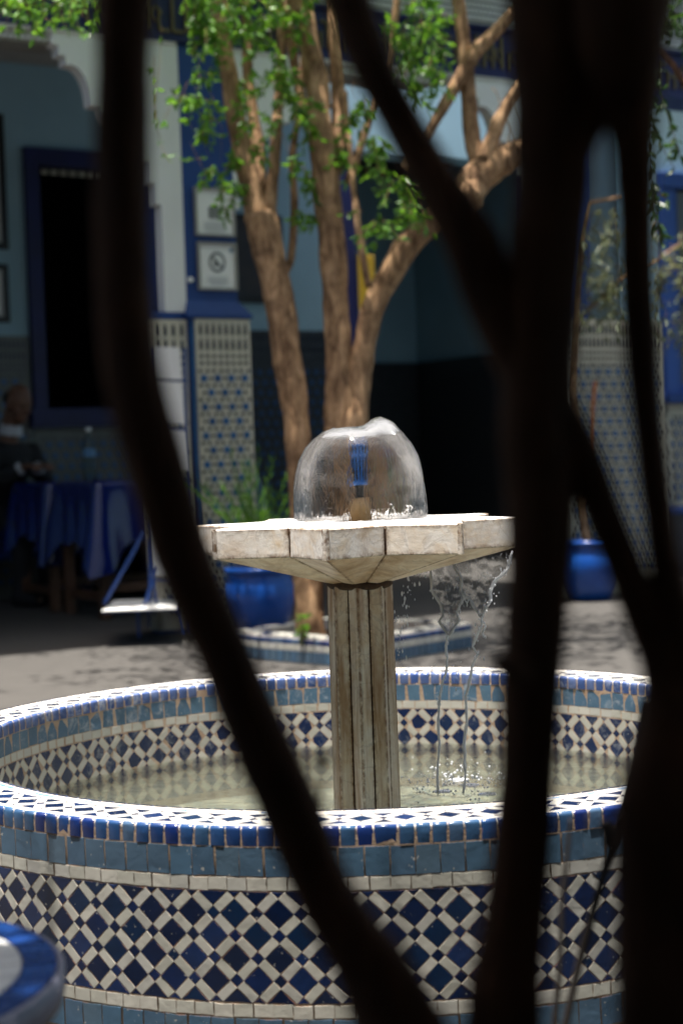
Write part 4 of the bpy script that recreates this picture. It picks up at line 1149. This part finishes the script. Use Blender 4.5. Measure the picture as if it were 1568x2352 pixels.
stem('branch', [(1490, -300, 220, ND - .02), (1440, -60, 230, ND - .02), (1430, 120, 190, ND - .02), (1452, 280, 110, ND - .01), (1460, 420, 84, ND), (1462, 600, 78, ND), (1470, 780, 78, ND), (1482, 930, 70, ND), (1502, 1100, 68, ND), (1528, 1280, 70, ND), (1560, 1450, 90, ND), (1580, 1600, 120, ND)], BD, near, .12, 14, 34)
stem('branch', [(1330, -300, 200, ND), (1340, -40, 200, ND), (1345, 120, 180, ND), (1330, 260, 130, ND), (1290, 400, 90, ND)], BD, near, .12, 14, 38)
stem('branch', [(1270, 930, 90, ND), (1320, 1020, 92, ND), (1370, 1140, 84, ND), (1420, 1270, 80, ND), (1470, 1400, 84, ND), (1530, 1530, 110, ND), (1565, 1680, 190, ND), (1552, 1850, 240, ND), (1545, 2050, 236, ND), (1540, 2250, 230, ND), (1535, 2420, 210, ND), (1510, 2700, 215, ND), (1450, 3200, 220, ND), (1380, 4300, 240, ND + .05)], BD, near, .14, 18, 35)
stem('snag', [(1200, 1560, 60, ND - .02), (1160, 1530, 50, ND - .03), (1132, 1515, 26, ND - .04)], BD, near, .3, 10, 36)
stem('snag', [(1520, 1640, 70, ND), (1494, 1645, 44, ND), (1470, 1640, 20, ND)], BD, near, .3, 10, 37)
TN = 1.55
stem('twig', [(1310, 1880, 8, TN), (1302, 1960, 12, TN), (1290, 2074, 13, TN), (1285, 2224, 13, TN), (1270, 2380, 15, TN), (1250, 2700, 16, TN)], M['twig'], near, .1, 8, 41)
stem('twig', [(1480, 1610, 16, TN), (1452, 1760, 20, TN), (1412, 1915, 20, TN), (1362, 2090, 20, TN), (1318, 2260, 19, TN), (1290, 2400, 19, TN), (1240, 2700, 20, TN)], M['twig'], near, .1, 8, 42)
stem('twig', [(1385, 1890, 26, TN), (1400, 1915, 34, TN), (1392, 1945, 18, TN)], M['twig'], near, .2, 8, 43)
stem('twig', [(716, 1748, 14, ND + .1), (735, 1746, 30, ND + .1), (752, 1742, 22, ND + .1), (744, 1775, 12, ND + .1), (738, 1830, 10, ND + .1), (728, 1900, 14, ND + .1)], M['twig'], near, .15, 8, 44)
def near_in(c):
    q = Vector((c.x, c.y)) - Vector((SUN.x, SUN.y)) / SUN.z * (c.z - .356)
    if q.length < .985 or c.y > -.75: return False
    return ((c.x - .1) / 1.9) ** 2 + ((c.y + 2.1) / 1.3) ** 2 + ((c.z - 2.6) / .75) ** 2 < 1
shade_crown('shade_crown', near, M['leaf_dark'], 10000, .085, near_in, random.Random(22), ((-2, 2.1), (-3.5, -.7), (1.6, 3.4)), 7, .035)  # unseen leaves shaped to shade stems and basin front but not the rim

# -- leafy shoots at the top right, from a third tree outside the picture
vine = thing('leafy_tree', 'dark leafy shoots hanging from above at the right edge of the wall', 'tree')
vl = MB(); vt = MB(); rv = random.Random(5); VD = 6.2
twig_leaves(vl, vt, [at(1500, 150, VD), at(1492, 230, VD), at(1486, 320, VD), at(1490, 400, VD), at(1500, 470, VD), at(1515, 540, VD)], .05, rv, .02, .002)
twig_leaves(vl, vt, [at(1510, 200, VD), at(1530, 260, VD), at(1550, 320, VD), at(1562, 360, VD)], .05, rv, .022, .002)
twig_leaves(vl, vt, [at(1500, 300, VD), at(1525, 350, VD), at(1550, 390, VD)], .05, rv, .03, .002)
twig_leaves(vl, vt, [at(1490, 420, VD), at(1500, 500, VD), at(1520, 560, VD)], .052, rv, .02, .002)
for (x, y, r, n) in [(1500, 30, 40, 7), (1545, 60, 34, 6), (1530, 10, 40, 7), (1490, 70, 26, 4), (1560, 100, 26, 4)]:
    clump(vl, vt, at(x, y, VD), r * VD / FPX, n, .05, rv)
twig_leaves(vl, vt, [at(1500, 440, VD), at(1522, 450, VD), at(1538, 468, VD)], .05, rv, .02, .002)
vt.tube([at(1470, 120, VD), at(1510, 115, VD), at(1545, 150, VD), at(1575, 200, VD)], [.012, .014, .013, .012], 8)
shade_crown('shade_crown', vine, M['leaf_dark'], 6000, .085, lambda c: ((c.x - 2.6) / 1.7) ** 2 + ((c.y - 4.3) / 2.2) ** 2 + ((c.z - 4.0) / .8) ** 2 < 1, random.Random(31), ((.9, 4.4), (2, 6.6), (3.2, 4.8)))  # unseen leaves added to cut the sky light on the right wall
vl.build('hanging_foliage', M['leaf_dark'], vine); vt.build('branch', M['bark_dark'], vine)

# -- tiled square planter round the tree
pl = thing('tree_planter', 'low square planter edged with blue and white tiles round the tree', 'planter')
pc_ = Vector((-.06, 4.22, 0)); pa = R(-42)
PM = Matrix.Translation(pc_) @ Matrix.Rotation(pa, 4, 'Z')
S = .40; H = .115
k = MB()
for sx, sy, lx, ly in ((0, -S + .05, 2 * S, .1), (0, S - .05, 2 * S, .1), (-S + .05, 0, .1, 2 * S - .2), (S - .05, 0, .1, 2 * S - .2)):
    k.box((sx, sy, H / 2), (lx, ly, H), PM)
kerb = k.build('kerb', M['grout_white'], pl)
so = MB(); so.box((0, 0, .04), (2 * S - .18, 2 * S - .18, .07), PM); so.build('soil', M['soil'], pl)
def tmesh(name, w, h, mat, th=.006):
    mb = MB(); mb.box((0, 0, th / 2), (w, h, th), None, .0015); me = mb.mesh(name); me.materials.append(mat); return me
pb = tmesh('band_tile', .039, .05, M['band']); pw = tmesh('border_tile', .055, .026, M['white']); pn = tmesh('edge_tile', .03, .02, M['cobalt']); pt = tmesh('top_tile', .046, .04, M['white']); pt2 = tmesh('top_tile', .046, .04, M['navy'])
for sd in range(4):
    F_ = PM @ Matrix.Rotation(sd * math.pi / 2, 4, 'Z') @ Matrix.Translation((0, -S, 0)) @ Matrix.Rotation(math.pi / 2, 4, 'X')
    for i in range(19): link('band_tile', pb, kerb, F_ @ Matrix.Translation((-S + .042 * (i + .5), .030, 0)))
    for i in range(14): link('border_tile', pw, kerb, F_ @ Matrix.Translation((-S + .0571 * (i + .5), .070, 0)))
    for i in range(24): link('edge_tile', pn, kerb, F_ @ Matrix.Translation((-S + .0333 * (i + .5), .096, 0)))
    T_ = PM @ Matrix.Rotation(sd * math.pi / 2, 4, 'Z') @ Matrix.Translation((0, -S, H))
    for i in range(15):
        for j in range(2): link('top_tile', (pt, pt2)[(i + j) % 4 == 0], kerb, T_ @ Matrix.Translation((-S + .05 + .05 * i, .026 + .045 * j, 0)))
sp_ = thing('seedling', 'small bright green seedling sprouting at the foot of the tree', 'plant')
s1 = MB(); s2 = MB(); rs = random.Random(3); b0 = at(697, 1482, TD - .28)
for i in range(5): twig_leaves(s1, s2, [b0 + Vector((rs.uniform(-.02, .02), 0, 0)), b0 + Vector((rs.uniform(-.03, .03), rs.uniform(-.02, .02), .07)), b0 + Vector((rs.uniform(-.04, .04), rs.uniform(-.03, .03), .14))], .03, rs, .02, .0014)
s1.build('leaves', M['leaf'], sp_); s2.build('stalk', M['bark'], sp_)

# ------------------------------------------------------------------ pots and plants
def pot(name, label, p, s, plant=True):
    t = thing(name, label, 'plant pot', 'glazed blue pots')
    mb = MB(); mb.lathe([(.10 * s, 0), (.125 * s, .01 * s), (.165 * s, .10 * s), (.182 * s, .19 * s), (.178 * s, .25 * s), (.160 * s, .295 * s), (.158 * s, .31 * s), (.176 * s, .318 * s), (.18 * s, .335 * s), (.172 * s, .345 * s), (.155 * s, .34 * s), (.15 * s, .30 * s)], 40, tuple(p))
    mb.build('body', M['pot'], t, True)
    d = MB(); d.lathe([(.001, .305 * s), (.152 * s, .305 * s)], 24, tuple(p)); d.build('soil', M['soil'], t)
    return t
gp = at(598, 1448, 8.45); gp.z = 0
pot('blue_pot', 'rounded cobalt blue pot beside the tiled pier', gp, 1.02)
fe = thing('feathery_plant', 'feathery green plant growing in the blue pot beside the tiled pier', 'plant')
f1_ = MB(); f2_ = MB(); rf_ = random.Random(8); pb0 = gp + Vector((0, 0, .31))
for i in range(46):
    a = rf_.uniform(0, 2 * math.pi); l = rf_.uniform(.25, .62); sp = rf_.uniform(.1, .95)
    pts = [pb0 + Vector((math.cos(a) * .05, math.sin(a) * .05, 0))]
    for q in range(1, 6):
        tq = q / 5; pts.append(pb0 + Vector((math.cos(a) * sp * l * tq ** 1.3 * .75, math.sin(a) * sp * l * tq ** 1.3 * .75, l * (tq * 1.15 - .35 * sp * tq * tq))))
    f2_.tube(pts, [.002, .0018, .0015, .0012, .001, .0006], 4)
    for q in range(1, 5):
        for s_ in range(9):
            p = pts[q].lerp(pts[q + 1], s_ / 9) if q < 5 else pts[q]
            d = (pts[q + 1] - pts[q]).normalized() + Vector((rf_.uniform(-.8, .8), rf_.uniform(-.8, .8), rf_.uniform(-.3, .5)))
            leaf(f1_, p, d, .045, rf_, .14)
f1_.build('fronds', M['leaf'], fe); f2_.build('stalks', M['leaf_dark'], fe)
gp2 = at(1352, 1342, 9.75); gp2.z = 0
pot('blue_pot', 'cobalt blue pot standing before the bench on the right', gp2, 1.05)
ol = thing('olive_tree', 'grey-green olive branches hanging in front of the right wall and window', 'tree')
o1 = MB(); o2 = MB(); ro = random.Random(9); OD = 9.6
o2.tube([gp2 + Vector((0, 0, .3)), at(1330, 1100, 9.75), at(1310, 900, 9.75), at(1320, 700, 9.75), at(1330, 560, OD), at(1350, 465, OD), at(1432, 452, OD)], [.03, .028, .025, .022, .018, .012, .009], 8)
o2.tube([at(1340, 720, 10), at(1430, 640, OD), at(1500, 600, OD), at(1560, 560, OD)], [.014, .012, .008, .005], 6)
for i in range(64):
    x = ro.uniform(1325, 1440); y = 470 + ro.random() ** 1.0 * 250; l = ro.uniform(40, 90)
    if 540 < y < 600 and ro.random() < .6: continue
    twig_leaves(o1, o2, [at(x, y, OD + ro.uniform(-.2, .2)), at(x + ro.uniform(-10, 10), y + l * .5, OD), at(x + ro.uniform(-20, 20), y + l, OD)], .06, ro, .045, .0014, .22)
for i in range(46):
    x = ro.uniform(1490, 1590); y = ro.uniform(490, 760); l = ro.uniform(40, 80)
    twig_leaves(o1, o2, [at(x, y, OD + ro.uniform(-.2, .1)), at(x + ro.uniform(-20, 20), y + l * .5, OD), at(x + ro.uniform(-40, 40), y + l, OD)], .062, ro, .05, .0014, .24)
o1.build('foliage', M['olive'], ol); o2.build('trunk', M['bark'], ol)
bh = MB(); bh.tube([at(1366, 876, 9.95), at(1358, 960, 9.9), at(1350, 1070, 9.85), at(1340, 1250, 9.8)], .013, 10)
o = bh.build('broom_handle', M['orange'], None, True); o['label'] = 'orange wooden pole leaning against the tiled right wall'; o['category'] = 'pole'

# ------------------------------------------------------------------ frames, signs
def on_wall(u, off, z): return mat_from(AD, _z, AN, A(u, off, z))
def framed(name, label, u, off, z, w, h, fm, pm, fw=.018, group='framed pictures'):
    t = thing(name, label, 'framed picture', group); T = on_wall(u, off, z)
    mb = MB(); d = .022
    for (cx, cy_, sx, sy) in ((0, h / 2 - fw / 2, w, fw), (0, -h / 2 + fw / 2, w, fw), (-w / 2 + fw / 2, 0, fw, h - 2 * fw), (w / 2 - fw / 2, 0, fw, h - 2 * fw)):
        mb.box((cx, cy_, d / 2 + .001), (sx, sy, d), T)
    mb.build('frame', fm, t)
    p = MB(); p.box((0, 0, .006), (w - 2 * fw, h - 2 * fw, .008), T); p.build('sheet', pm, t)
    return t, T
t1, T1 = framed('framed_notice', 'upper framed white notice with a dark square on the blue pilaster', .188, 0, 2.222, .236, .254, M['frame_grey'], M['paper'], .011)
q = MB()
for i in range(3): q.box((-.012 + i * .026 - .014, -.005, .0115), (.020, .062, .003), T1)
q.build('printed_square', M['ink'], t1)
q = MB()
for i in range(5): q.box((0, -.055 - i * .011, .0115), (.13 - .02 * (i == 4), .004, .003), T1)
q.build('printed_lines', M['ink_pale'], t1)
t2, T2 = framed('framed_notice', 'lower framed white notice with a ringed prohibition sign on the blue pilaster', .192, 0, 1.935, .231, .252, M['frame_grey'], M['paper'], .011)
q = MB()
ang = [i * 2 * math.pi / 32 for i in range(32)]
for i in range(32):
    a, b2 = ang[i], ang[(i + 1) % 32]
    q.prism([(.055 * math.cos(a) * .9, .055 * math.sin(a) + .022), (.055 * math.cos(b2) * .9, .055 * math.sin(b2) + .022), (.041 * math.cos(b2) * .9, .041 * math.sin(b2) + .022), (.041 * math.cos(a) * .9, .041 * math.sin(a) + .022)], .0105, .0125, T2)
q.prism([(-.034, .050), (-.026, .058), (.034, -.006), (.026, -.014)], .0105, .0130, T2)
q.prism([(-.018, .030), (-.008, .036), (.010, .004), (-.014, -.004), (-.02, .012)], .0105, .0127, T2)
q.build('printed_sign', M['ink'], t2)
q = MB(); q.prism([(.088 + .012 * math.cos(a) * .8, .088 + .012 * math.sin(a)) for a in ang], .0105, .0125, T2); q.build('blue_mark', M['ink_blue'], t2)
q = MB()
for i in range(4): q.box((0, -.058 - i * .012, .0115), (.12 - .03 * (i == 3), .004, .003), T2)
q.build('printed_lines', M['ink_pale'], t2)
framed('framed_picture', 'dark framed picture on the gallery wall just right of the blue pilaster', 2.02, GO, 2.40, .50, .66, M['frame_black'], M['picture'], .05)
framed('framed_picture', 'tall black framed picture above another at the left edge', -.13, GO, 2.86, .50, .92, M['frame_black'], M['paper'], .045)
framed('framed_picture', 'lower black framed picture at the left edge above the tiles', -.13, GO, 2.10, .48, .40, M['frame_black'], M['paper'], .04)
ys = MB(); ys.box((0, 0, .012), (.14, .42, .02), on_wall(2.97, GO - .06, 2.24), .004)
o = ys.build('yellow_sign', M['yellow']); o['label'] = 'narrow yellow sign seen between the tree stems'; o['category'] = 'sign'
cd = MB(); cd.tube([A(.03, -.005, 1.86), A(.03, -.02, 1.86)], .014, 12)
o = cd.build('switch_button', M['paper'], None); o['label'] = 'small round white switch on the corner of the blue pilaster'; o['category'] = 'switch'

# ------------------------------------------------------------------ tables, person, stand
TU = Vector((math.cos(AY), math.sin(AY), 0)); TV = Vector((-math.sin(AY), math.cos(AY), 0))
def table(label, corner, lu, lv_, h, seed):
    t = thing('dining_table', label, 'table', 'tables in the gallery'); rg2 = random.Random(seed)
    T = mat_from(TU, TV, _z, corner)
    tb = MB(); tb.box((lu / 2, lv_ / 2, h - .03), (lu, lv_, .04), T); tb.build('tabletop', M['wood'], t)
    for (a, b2) in ((.04, .04), (lu - .04, .04), (.04, lv_ - .04), (lu - .04, lv_ - .04)):
        l = MB(); l.box((a, b2, (h - .05) / 2), (.06, .06, h - .05), T, .004); l.build('leg', M['wood'], t)
    s_ = MB(); s_.box((.04, lv_ / 2, .13), (.03, lv_ - .14, .05), T); s_.build('stretcher', M['wood'], t)
    s_ = MB(); s_.box((lu / 2, .04, .18), (lu - .14, .03, .05), T); s_.build('stretcher', M['wood'], t)
    return t, T
def cloth(label, T, lu, lv_, h, drop, seed):
    """hanging cloth with corner folds"""
    per = []
    n = 22
    for (p0, p1) in (((0, 0), (lu, 0)), ((lu, 0), (lu, lv_)), ((lu, lv_), (0, lv_)), ((0, lv_), (0, 0))):
        for i in range(n): per.append((p0[0] + (p1[0] - p0[0]) * i / n, p0[1] + (p1[1] - p0[1]) * i / n, i / n))
    N_ = len(per); vs = []; c = (lu / 2, lv_ / 2)
    rows = [0, .015, .06, .12, .2, .3]
    for j, dz in enumerate(rows):
        f = dz / rows[-1]
        for i, (x, y, t) in enumerate(per):
            cn = math.exp(-(min(t, 1 - t) / .10) ** 2)
            dx = -1 if x < 1e-6 else (1 if x > lu - 1e-6 else 0); dy = -1 if y < 1e-6 else (1 if y > lv_ - 1e-6 else 0)
            fl = .012 + f * (.012 + .07 * cn) + f * .018 * math.sin(t * 21 + seed)
            dd = dz * drop / rows[-1] * (1 + .45 * cn * 1.0) * (1 + .06 * math.sin(i * .7 + seed))
            vs.append((x + dx * fl, y + dy * fl, h - .006 - dd + (.004 if j == 0 else 0)))
    fs = []
    for j in range(len(rows) - 1):
        for i in range(N_): fs.append((j * N_ + i, (j + 1) * N_ + i, (j + 1) * N_ + (i + 1) % N_, j * N_ + (i + 1) % N_))
    vs.append((lu / 2, lv_ / 2, h)); k = len(vs) - 1
    for i in range(N_): fs.append((i, (i + 1) % N_, k))
    mb = MB(); mb.add(vs, fs, T); o = mb.build('tablecloth', M['cloth'], None, True)
    o['label'] = label; o['category'] = 'tablecloth'; o['group'] = 'blue tablecloths'
    return o
TC = Vector((-1.50, 6.20, 0))
tA, TMA = table('wooden table under the blue cloth nearest the menu stand', TC, 1.05, .62, .80, 1)
cloth('glossy blue cloth on the table nearest the menu stand', TMA, 1.05, .62, .806, .36, 1)
TC2 = TC + TV * .74 - TU * .02
tB, TMB = table('wooden table under the blue cloth where the man sits', TC2, 1.05, .60, .80, 2)
cloth('glossy blue cloth on the table where the man sits', TMB, 1.05, .60, .806, .34, 2.6)
# water bottle on the nearer table
bp = TC + TV * .42 + TU * .10 + Vector((0, 0, .807))
bp = at(207, 1085, (bp - CAM).dot(FW)); bp.z = .808
bt = thing('water_bottle', 'clear plastic water bottle with a blue label on the blue table', 'bottle')
M['plastic'] = water_mat('clear_plastic', (.80, .88, .90), .3, (30, 30, 30), .2, .004, 1.2)
b_ = MB(); b_.lathe([(.004, 0), (.037, .002), (.039, .02), (.038, .10), (.036, .12), (.038, .14), (.038, .20), (.030, .245), (.016, .275), (.0135, .30)], 24, tuple(bp)); b_.build('bottle_body', M['plastic'], bt, True)
b_ = MB(); b_.lathe([(.0392, .145), (.0392, .195)], 24, tuple(bp)); b_.build('bottle_label', M['strip_blue'], bt, True)
b_ = MB(); b_.lathe([(.016, .298), (.0165, .32), (.001, .321)], 16, tuple(bp)); b_.build('cap', M['paper'], bt, True)

# the seated man: one continuous body, jacket and cuffs over it
man = thing('person', 'bald man in a black jacket sitting at the blue table, looking down', 'person')
HC = at(42, 926, 10.75)                    # centre of the head
fwd = Vector((.80, -.60, 0)).normalized(); lat = fwd.cross(_z)
def ell(mb, c, r, M3=None, n=16, m=10):
    vs = []; fs = []
    for j in range(m + 1):
        ph = math.pi * j / m
        for k in range(n):
            a = 2 * math.pi * k / n; v = Vector((r[0] * math.sin(ph) * math.cos(a), r[1] * math.sin(ph) * math.sin(a), r[2] * math.cos(ph)))
            vs.append(Vector(c) + (M3 @ v if M3 is not None else v))
    for j in range(m):
        for k in range(n): fs.append((j * n + k, (j + 1) * n + k, (j + 1) * n + (k + 1) % n, j * n + (k + 1) % n))
    mb.add(vs, fs)
M3 = Matrix((fwd, -lat, _z)).transposed()    # local x = forward
tiltM = M3 @ Matrix.Rotation(R(22), 3, 'Y')
def hp(x, y, z): return HC + tiltM @ Vector((x, y, z))
sh = HC - fwd * .13 + Vector((0, 0, -.30))     # between the shoulders
hip = sh - fwd * .16 + Vector((0, 0, -.50))
SHR, SHL = sh + lat * .19, sh - lat * .19
hands = at(62, 1072, 10.55)
HR, HL = hands + lat * .02, hands - lat * .07 + fwd * .02
ELR, ELL = SHR.lerp(HR, .5) + lat * .10 + Vector((0, 0, -.16)), SHL.lerp(HL, .5) - lat * .10 + Vector((0, 0, -.16))
def body(mb, sk):
    if sk:
        ell(mb, hp(-.005, 0, .02), (.098, .076, .108), tiltM); ell(mb, hp(.03, 0, -.06), (.066, .058, .066), tiltM)
        ell(mb, hp(.098, 0, -.02), (.016, .013, .028), tiltM, 10, 8)          # nose
        ell(mb, hp(.086, 0, -.068), (.012, .026, .009), tiltM, 10, 8)        # lips
        ell(mb, hp(.072, 0, -.098), (.026, .028, .022), tiltM, 10, 8)        # chin
        for s_ in (-1, 1):
            ell(mb, hp(-.012, s_ * .077, -.008), (.018, .010, .032), tiltM, 10, 8)   # ears
            ell(mb, hp(.080, s_ * .032, .022), (.014, .026, .010), tiltM, 10, 8)    # brows
            ell(mb, hp(.062, s_ * .042, -.028), (.026, .022, .024), tiltM, 10, 8)   # cheeks
        mb.tube([hp(-.03, 0, -.06), HC - fwd * .09 + Vector((0, 0, -.17)), sh], [.058, .058, .075], 14)
    e = 0 if sk else .014
    mb.tube([hip + Vector((0, 0, -.06)), hip, hip.lerp(sh, .5), sh + Vector((0, 0, -.06)), sh + Vector((0, 0, .02))], [.13 + e, .15 + e, .145 + e, .15 + e, .09 + e], 18)
    ell(mb, sh + Vector((0, 0, -.05)), (.12 + e, .20 + e, .10 + e), M3)
    for S_, E_, H_ in ((SHR, ELR, HR), (SHL, ELL, HL)):
        w_ = E_.lerp(H_, .86 if not sk else .96)
        mb.tube([S_, S_.lerp(E_, .5), E_, E_.lerp(w_, .5), w_], [.068 + e, .058 + e, .050 + e, .043 + e, .032 + e * .8], 12)
    for s_ in (-1, 1):
        kn = hip + fwd * .42 + lat * .11 * s_ + Vector((0, 0, .02)); ft = kn + Vector((0, 0, -kn.z + .05)) - fwd * .05
        mb.tube([hip + lat * .09 * s_, hip.lerp(kn, .5) + lat * .03 * s_, kn, kn.lerp(ft, .5), ft], [.09 + e, .082 + e, .062 + e, .055 + e, .045 + e], 12)
        mb.tube([ft - fwd * .05, ft + fwd * .10, ft + fwd * .18], [.045 + e, .045 + e, .03 + e], 10)
    if sk:
        for H_, s_ in ((HR, 1), (HL, -1)):
            ell(mb, H_ + fwd * .04, (.05, .042, .022), M3)
            for f in range(4):
                b0_ = H_ + fwd * .08 + lat * (-.03 + .02 * f); L4 = (.05, .058, .055, .044)[f]
                mb.tube([b0_, b0_ + fwd * L4 * .6 + Vector((0, 0, .006)), b0_ + fwd * L4 + Vector((0, 0, -.016)), b0_ + fwd * L4 * .9 + Vector((0, 0, -.03))], [.0105, .010, .009, .008], 8)
            tb0 = H_ + fwd * .02 - lat * .035 * s_
            mb.tube([tb0, tb0 + fwd * .03 - lat * .02 * s_, tb0 + fwd * .055 - lat * .015 * s_], [.012, .011, .009], 8)
def remesh(o, v):
    r_ = o.modifiers.new('remesh', 'REMESH'); r_.mode = 'VOXEL'; r_.voxel_size = v; r_.use_smooth_shade = True
    s_ = o.modifiers.new('smooth', 'SMOOTH'); s_.iterations = 3; s_.factor = .5
mb = MB(); body(mb, True); o = mb.build('body', M['skin'], man, True); remesh(o, .008)
mb = MB(); body(mb, False); o = mb.build('suit', M['jacket'], man, True); remesh(o, .014)
for E_, H_ in ((ELR, HR), (ELL, HL)):
    c = MB(); c.tube([E_.lerp(H_, .80), E_.lerp(H_, .93)], [.043, .041], 14); c.build('cuff', M['shirt'], man, True)
c = MB(); c.tube([HC - fwd * .085 + Vector((0, 0, -.20)), HC - fwd * .07 + Vector((0, 0, -.135))], [.082, .070], 16, False); c.build('collar', M['shirt'], man, True)
hr = MB(); ell(hr, hp(-.045, 0, .015), (.068, .079, .062), tiltM); hr.build('cropped_hair', M['jacket'], man, True)
for s_ in (-1, 1):
    e_ = MB(); ell(e_, hp(.083, s_ * .03, .003), (.009, .012, .006), tiltM, 10, 8); e_.build('eye', M['jacket'], man, True)
# blue bench the man sits on
bs = thing('bench', 'blue painted bench under the gallery wall behind the tables', 'bench')
bz = hip.z - .17
T = mat_from(TU, TV, _z, Vector((hip.x, hip.y, 0)))
b_ = MB(); b_.box((.6, .06, bz - .03), (2.6, .42, .06), T, .01); b_.build('seat', M['blue_paint'], bs)
for a in (-.6, .6, 1.8):
    b_ = MB(); b_.box((a, .06, (bz - .06) / 2), (.07, .36, bz - .06), T); b_.build('leg', M['navy_paint'], bs)
b_ = MB(); b_.box((.6, .26, bz + .22), (2.6, .05, .44), T, .01); b_.build('backrest', M['navy_paint'], bs)
# blue bench seen past the pot
bs2 = thing('bench', 'low blue cushioned bench in the dark gallery beside the blue pot', 'bench')
T = mat_from(TU, TV, _z, A(.9, GO - .75, 0))
b_ = MB(); b_.box((.5, .2, .42), (1.1, .42, .12), T, .03); b_.build('cushion', M['blue_paint'], bs2)
b_ = MB(); b_.box((.5, .2, .18), (1.1, .38, .355), T); b_.build('base', M['navy_paint'], bs2)

# blue iron menu stand
st = thing('menu_stand', 'blue iron display stand holding white menu sheets beside the pier', 'menu stand')
SD = 8.35
def sp2(x, y, dt=0): return at(x, y, SD + dt)
def bar(name, pts, r=.006):
    mb = MB(); mb.tube(pts, r, 8); return mb.build(name, M['iron_blue'], st)
bar('upright', [sp2(424, 800), sp2(432, 1300), sp2(438, 1452)], .008)
bar('upright', [sp2(345, 800), sp2(352, 1300), sp2(360, 1400)], .008)
for y in (872, 985, 1330): bar('crossbar', [sp2(342, y), sp2(430, y + 2)], .008)
bar('brace', [sp2(333, 1220, -.1), sp2(240, 1386, -.1)], .010)
bar('brace', [sp2(362, 1300, -.05), sp2(330, 1395, -.1)], .008)
bar('leg', [sp2(316, 1395, -.12), sp2(320, 1466, -.12)], .008)
bar('leg', [sp2(343, 1395, .2), sp2(344, 1440, .2)], .006)
bar('leg', [sp2(412, 1395, -.1), sp2(424, 1455, -.1)], .006)
bar('post', [sp2(346, 1240), sp2(344, 1395)], .008)
def sheetq(name, pts):
    mb = MB(); q4 = [sp2(*p) for p in pts]; mb.add(q4 + [p + FW * .006 for p in q4], [(0, 1, 2, 3), (7, 6, 5, 4), (0, 4, 5, 1), (1, 5, 6, 2), (2, 6, 7, 3), (3, 7, 4, 0)]); return mb.build(name, M['paper'], st)
sheetq('menu_sheet', [(352, 870, -.02), (418, 872, -.02), (413, 798, -.02), (350, 796, -.02)])
sheetq('menu_sheet', [(354, 972, -.02), (424, 975, -.02), (419, 878, -.02), (352, 876, -.02)])
sheetq('menu_sheet', [(354, 1080, -.02), (430, 1082, -.02), (424, 990, -.02), (354, 988, -.02)])
sheetq('menu_sheet', [(356, 1320, -.02), (426, 1320, -.02), (420, 1178, -.02), (350, 1176, -.02)])
# tray with a white sheet
def flat(name, mat, pts, th, z):
    P_ = [at(x, y, t) for x, y, t in pts]
    for p in P_: p.z = z
    mb = MB(); mb.add(P_ + [p - Vector((0, 0, th)) for p in P_], [(0, 1, 2, 3), (7, 6, 5, 4), (0, 4, 5, 1), (1, 5, 6, 2), (2, 6, 7, 3), (3, 7, 4, 0)]); return mb.build(name, mat, st)
zt = sp2(320, 1395, -.12).z
flat('tray', M['iron_blue'], [(236, 1398, 8.05), (410, 1390, 8.05), (420, 1380, 8.65), (262, 1380, 8.65)], .008, zt)
flat('tray_sheet', M['paper'], [(234, 1398, 8.03), (408, 1390, 8.03), (418, 1380, 8.63), (264, 1380, 8.63)], .006, zt + .008)

# ------------------------------------------------------------------ round mosaic table at the lower left
rt = thing('mosaic_table', 'round blue and white mosaic table at the lower left corner, out of focus', 'table')
tc = Vector((-.553, -1.72, .405)); RT_ = .25
b_ = MB(); b_.lathe([(.001, -.03), (RT_ + .004, -.03), (RT_ + .006, -.02), (RT_ + .006, 0), (RT_, .0025), (RT_, -.002), (.001, -.002)], 72, tuple(tc)); b_.build('tabletop', M['iron_grey'], rt, True)
def sector(name, r0, r1, k, mats, gap=.0012, z0=-.001, z1=.003):
    for i in range(k):
        a0, a1 = 2 * math.pi * i / k, 2 * math.pi * (i + 1) / k; s_ = 3
        ga = gap / r1
        inn = [(r0 * math.cos(a0 + ga + (a1 - a0 - 2 * ga) * q / s_), r0 * math.sin(a0 + ga + (a1 - a0 - 2 * ga) * q / s_)) for q in range(s_ + 1)]
        out_ = [(r1 * math.cos(a0 + ga + (a1 - a0 - 2 * ga) * q / s_), r1 * math.sin(a0 + ga + (a1 - a0 - 2 * ga) * q / s_)) for q in range(s_ + 1)]
        mb = MB(); mb.prism([(tc.x + x, tc.y + y) for x, y in inn[::-1]][::-1] and [(tc.x + x, tc.y + y) for x, y in out_ + inn[::-1]], tc.z + z0, tc.z + z1); mb.build(name, mats[i % len(mats)], rt)
M['cobalt_t'] = glaze('table_cobalt', [(.012, .06, .26), (.01, .045, .2), (.015, .075, .30)], .2)
M['white_t'] = glaze('table_white', [(.68, .68, .66), (.64, .64, .62)], .2)
sector('border_tile', RT_ - .034, RT_ - .002, 40, [M['cobalt_t']])
sector('ring_tile', RT_ - .066, RT_ - .036, 36, [M['white_t']])
sector('star_tile', RT_ - .10, RT_ - .068, 48, [M['navy'], M['white_t'], M['navy']])
sector('star_tile', RT_ - .16, RT_ - .102, 24, [M['white_t'], M['cobalt_t']])
sector('centre_tile', .01, RT_ - .162, 12, [M['navy'], M['white_t']])
for i in range(3):
    a = i * 2 * math.pi / 3 + .5; d = Vector((math.cos(a), math.sin(a), 0))
    b_ = MB(); b_.tube([tc + d * .2 - Vector((0, 0, .03)), tc + d * .1 - Vector((0, 0, .2)), tc + d * .2 - Vector((0, 0, .405))], .008, 8); b_.build('leg', M['iron_grey'], rt, True)
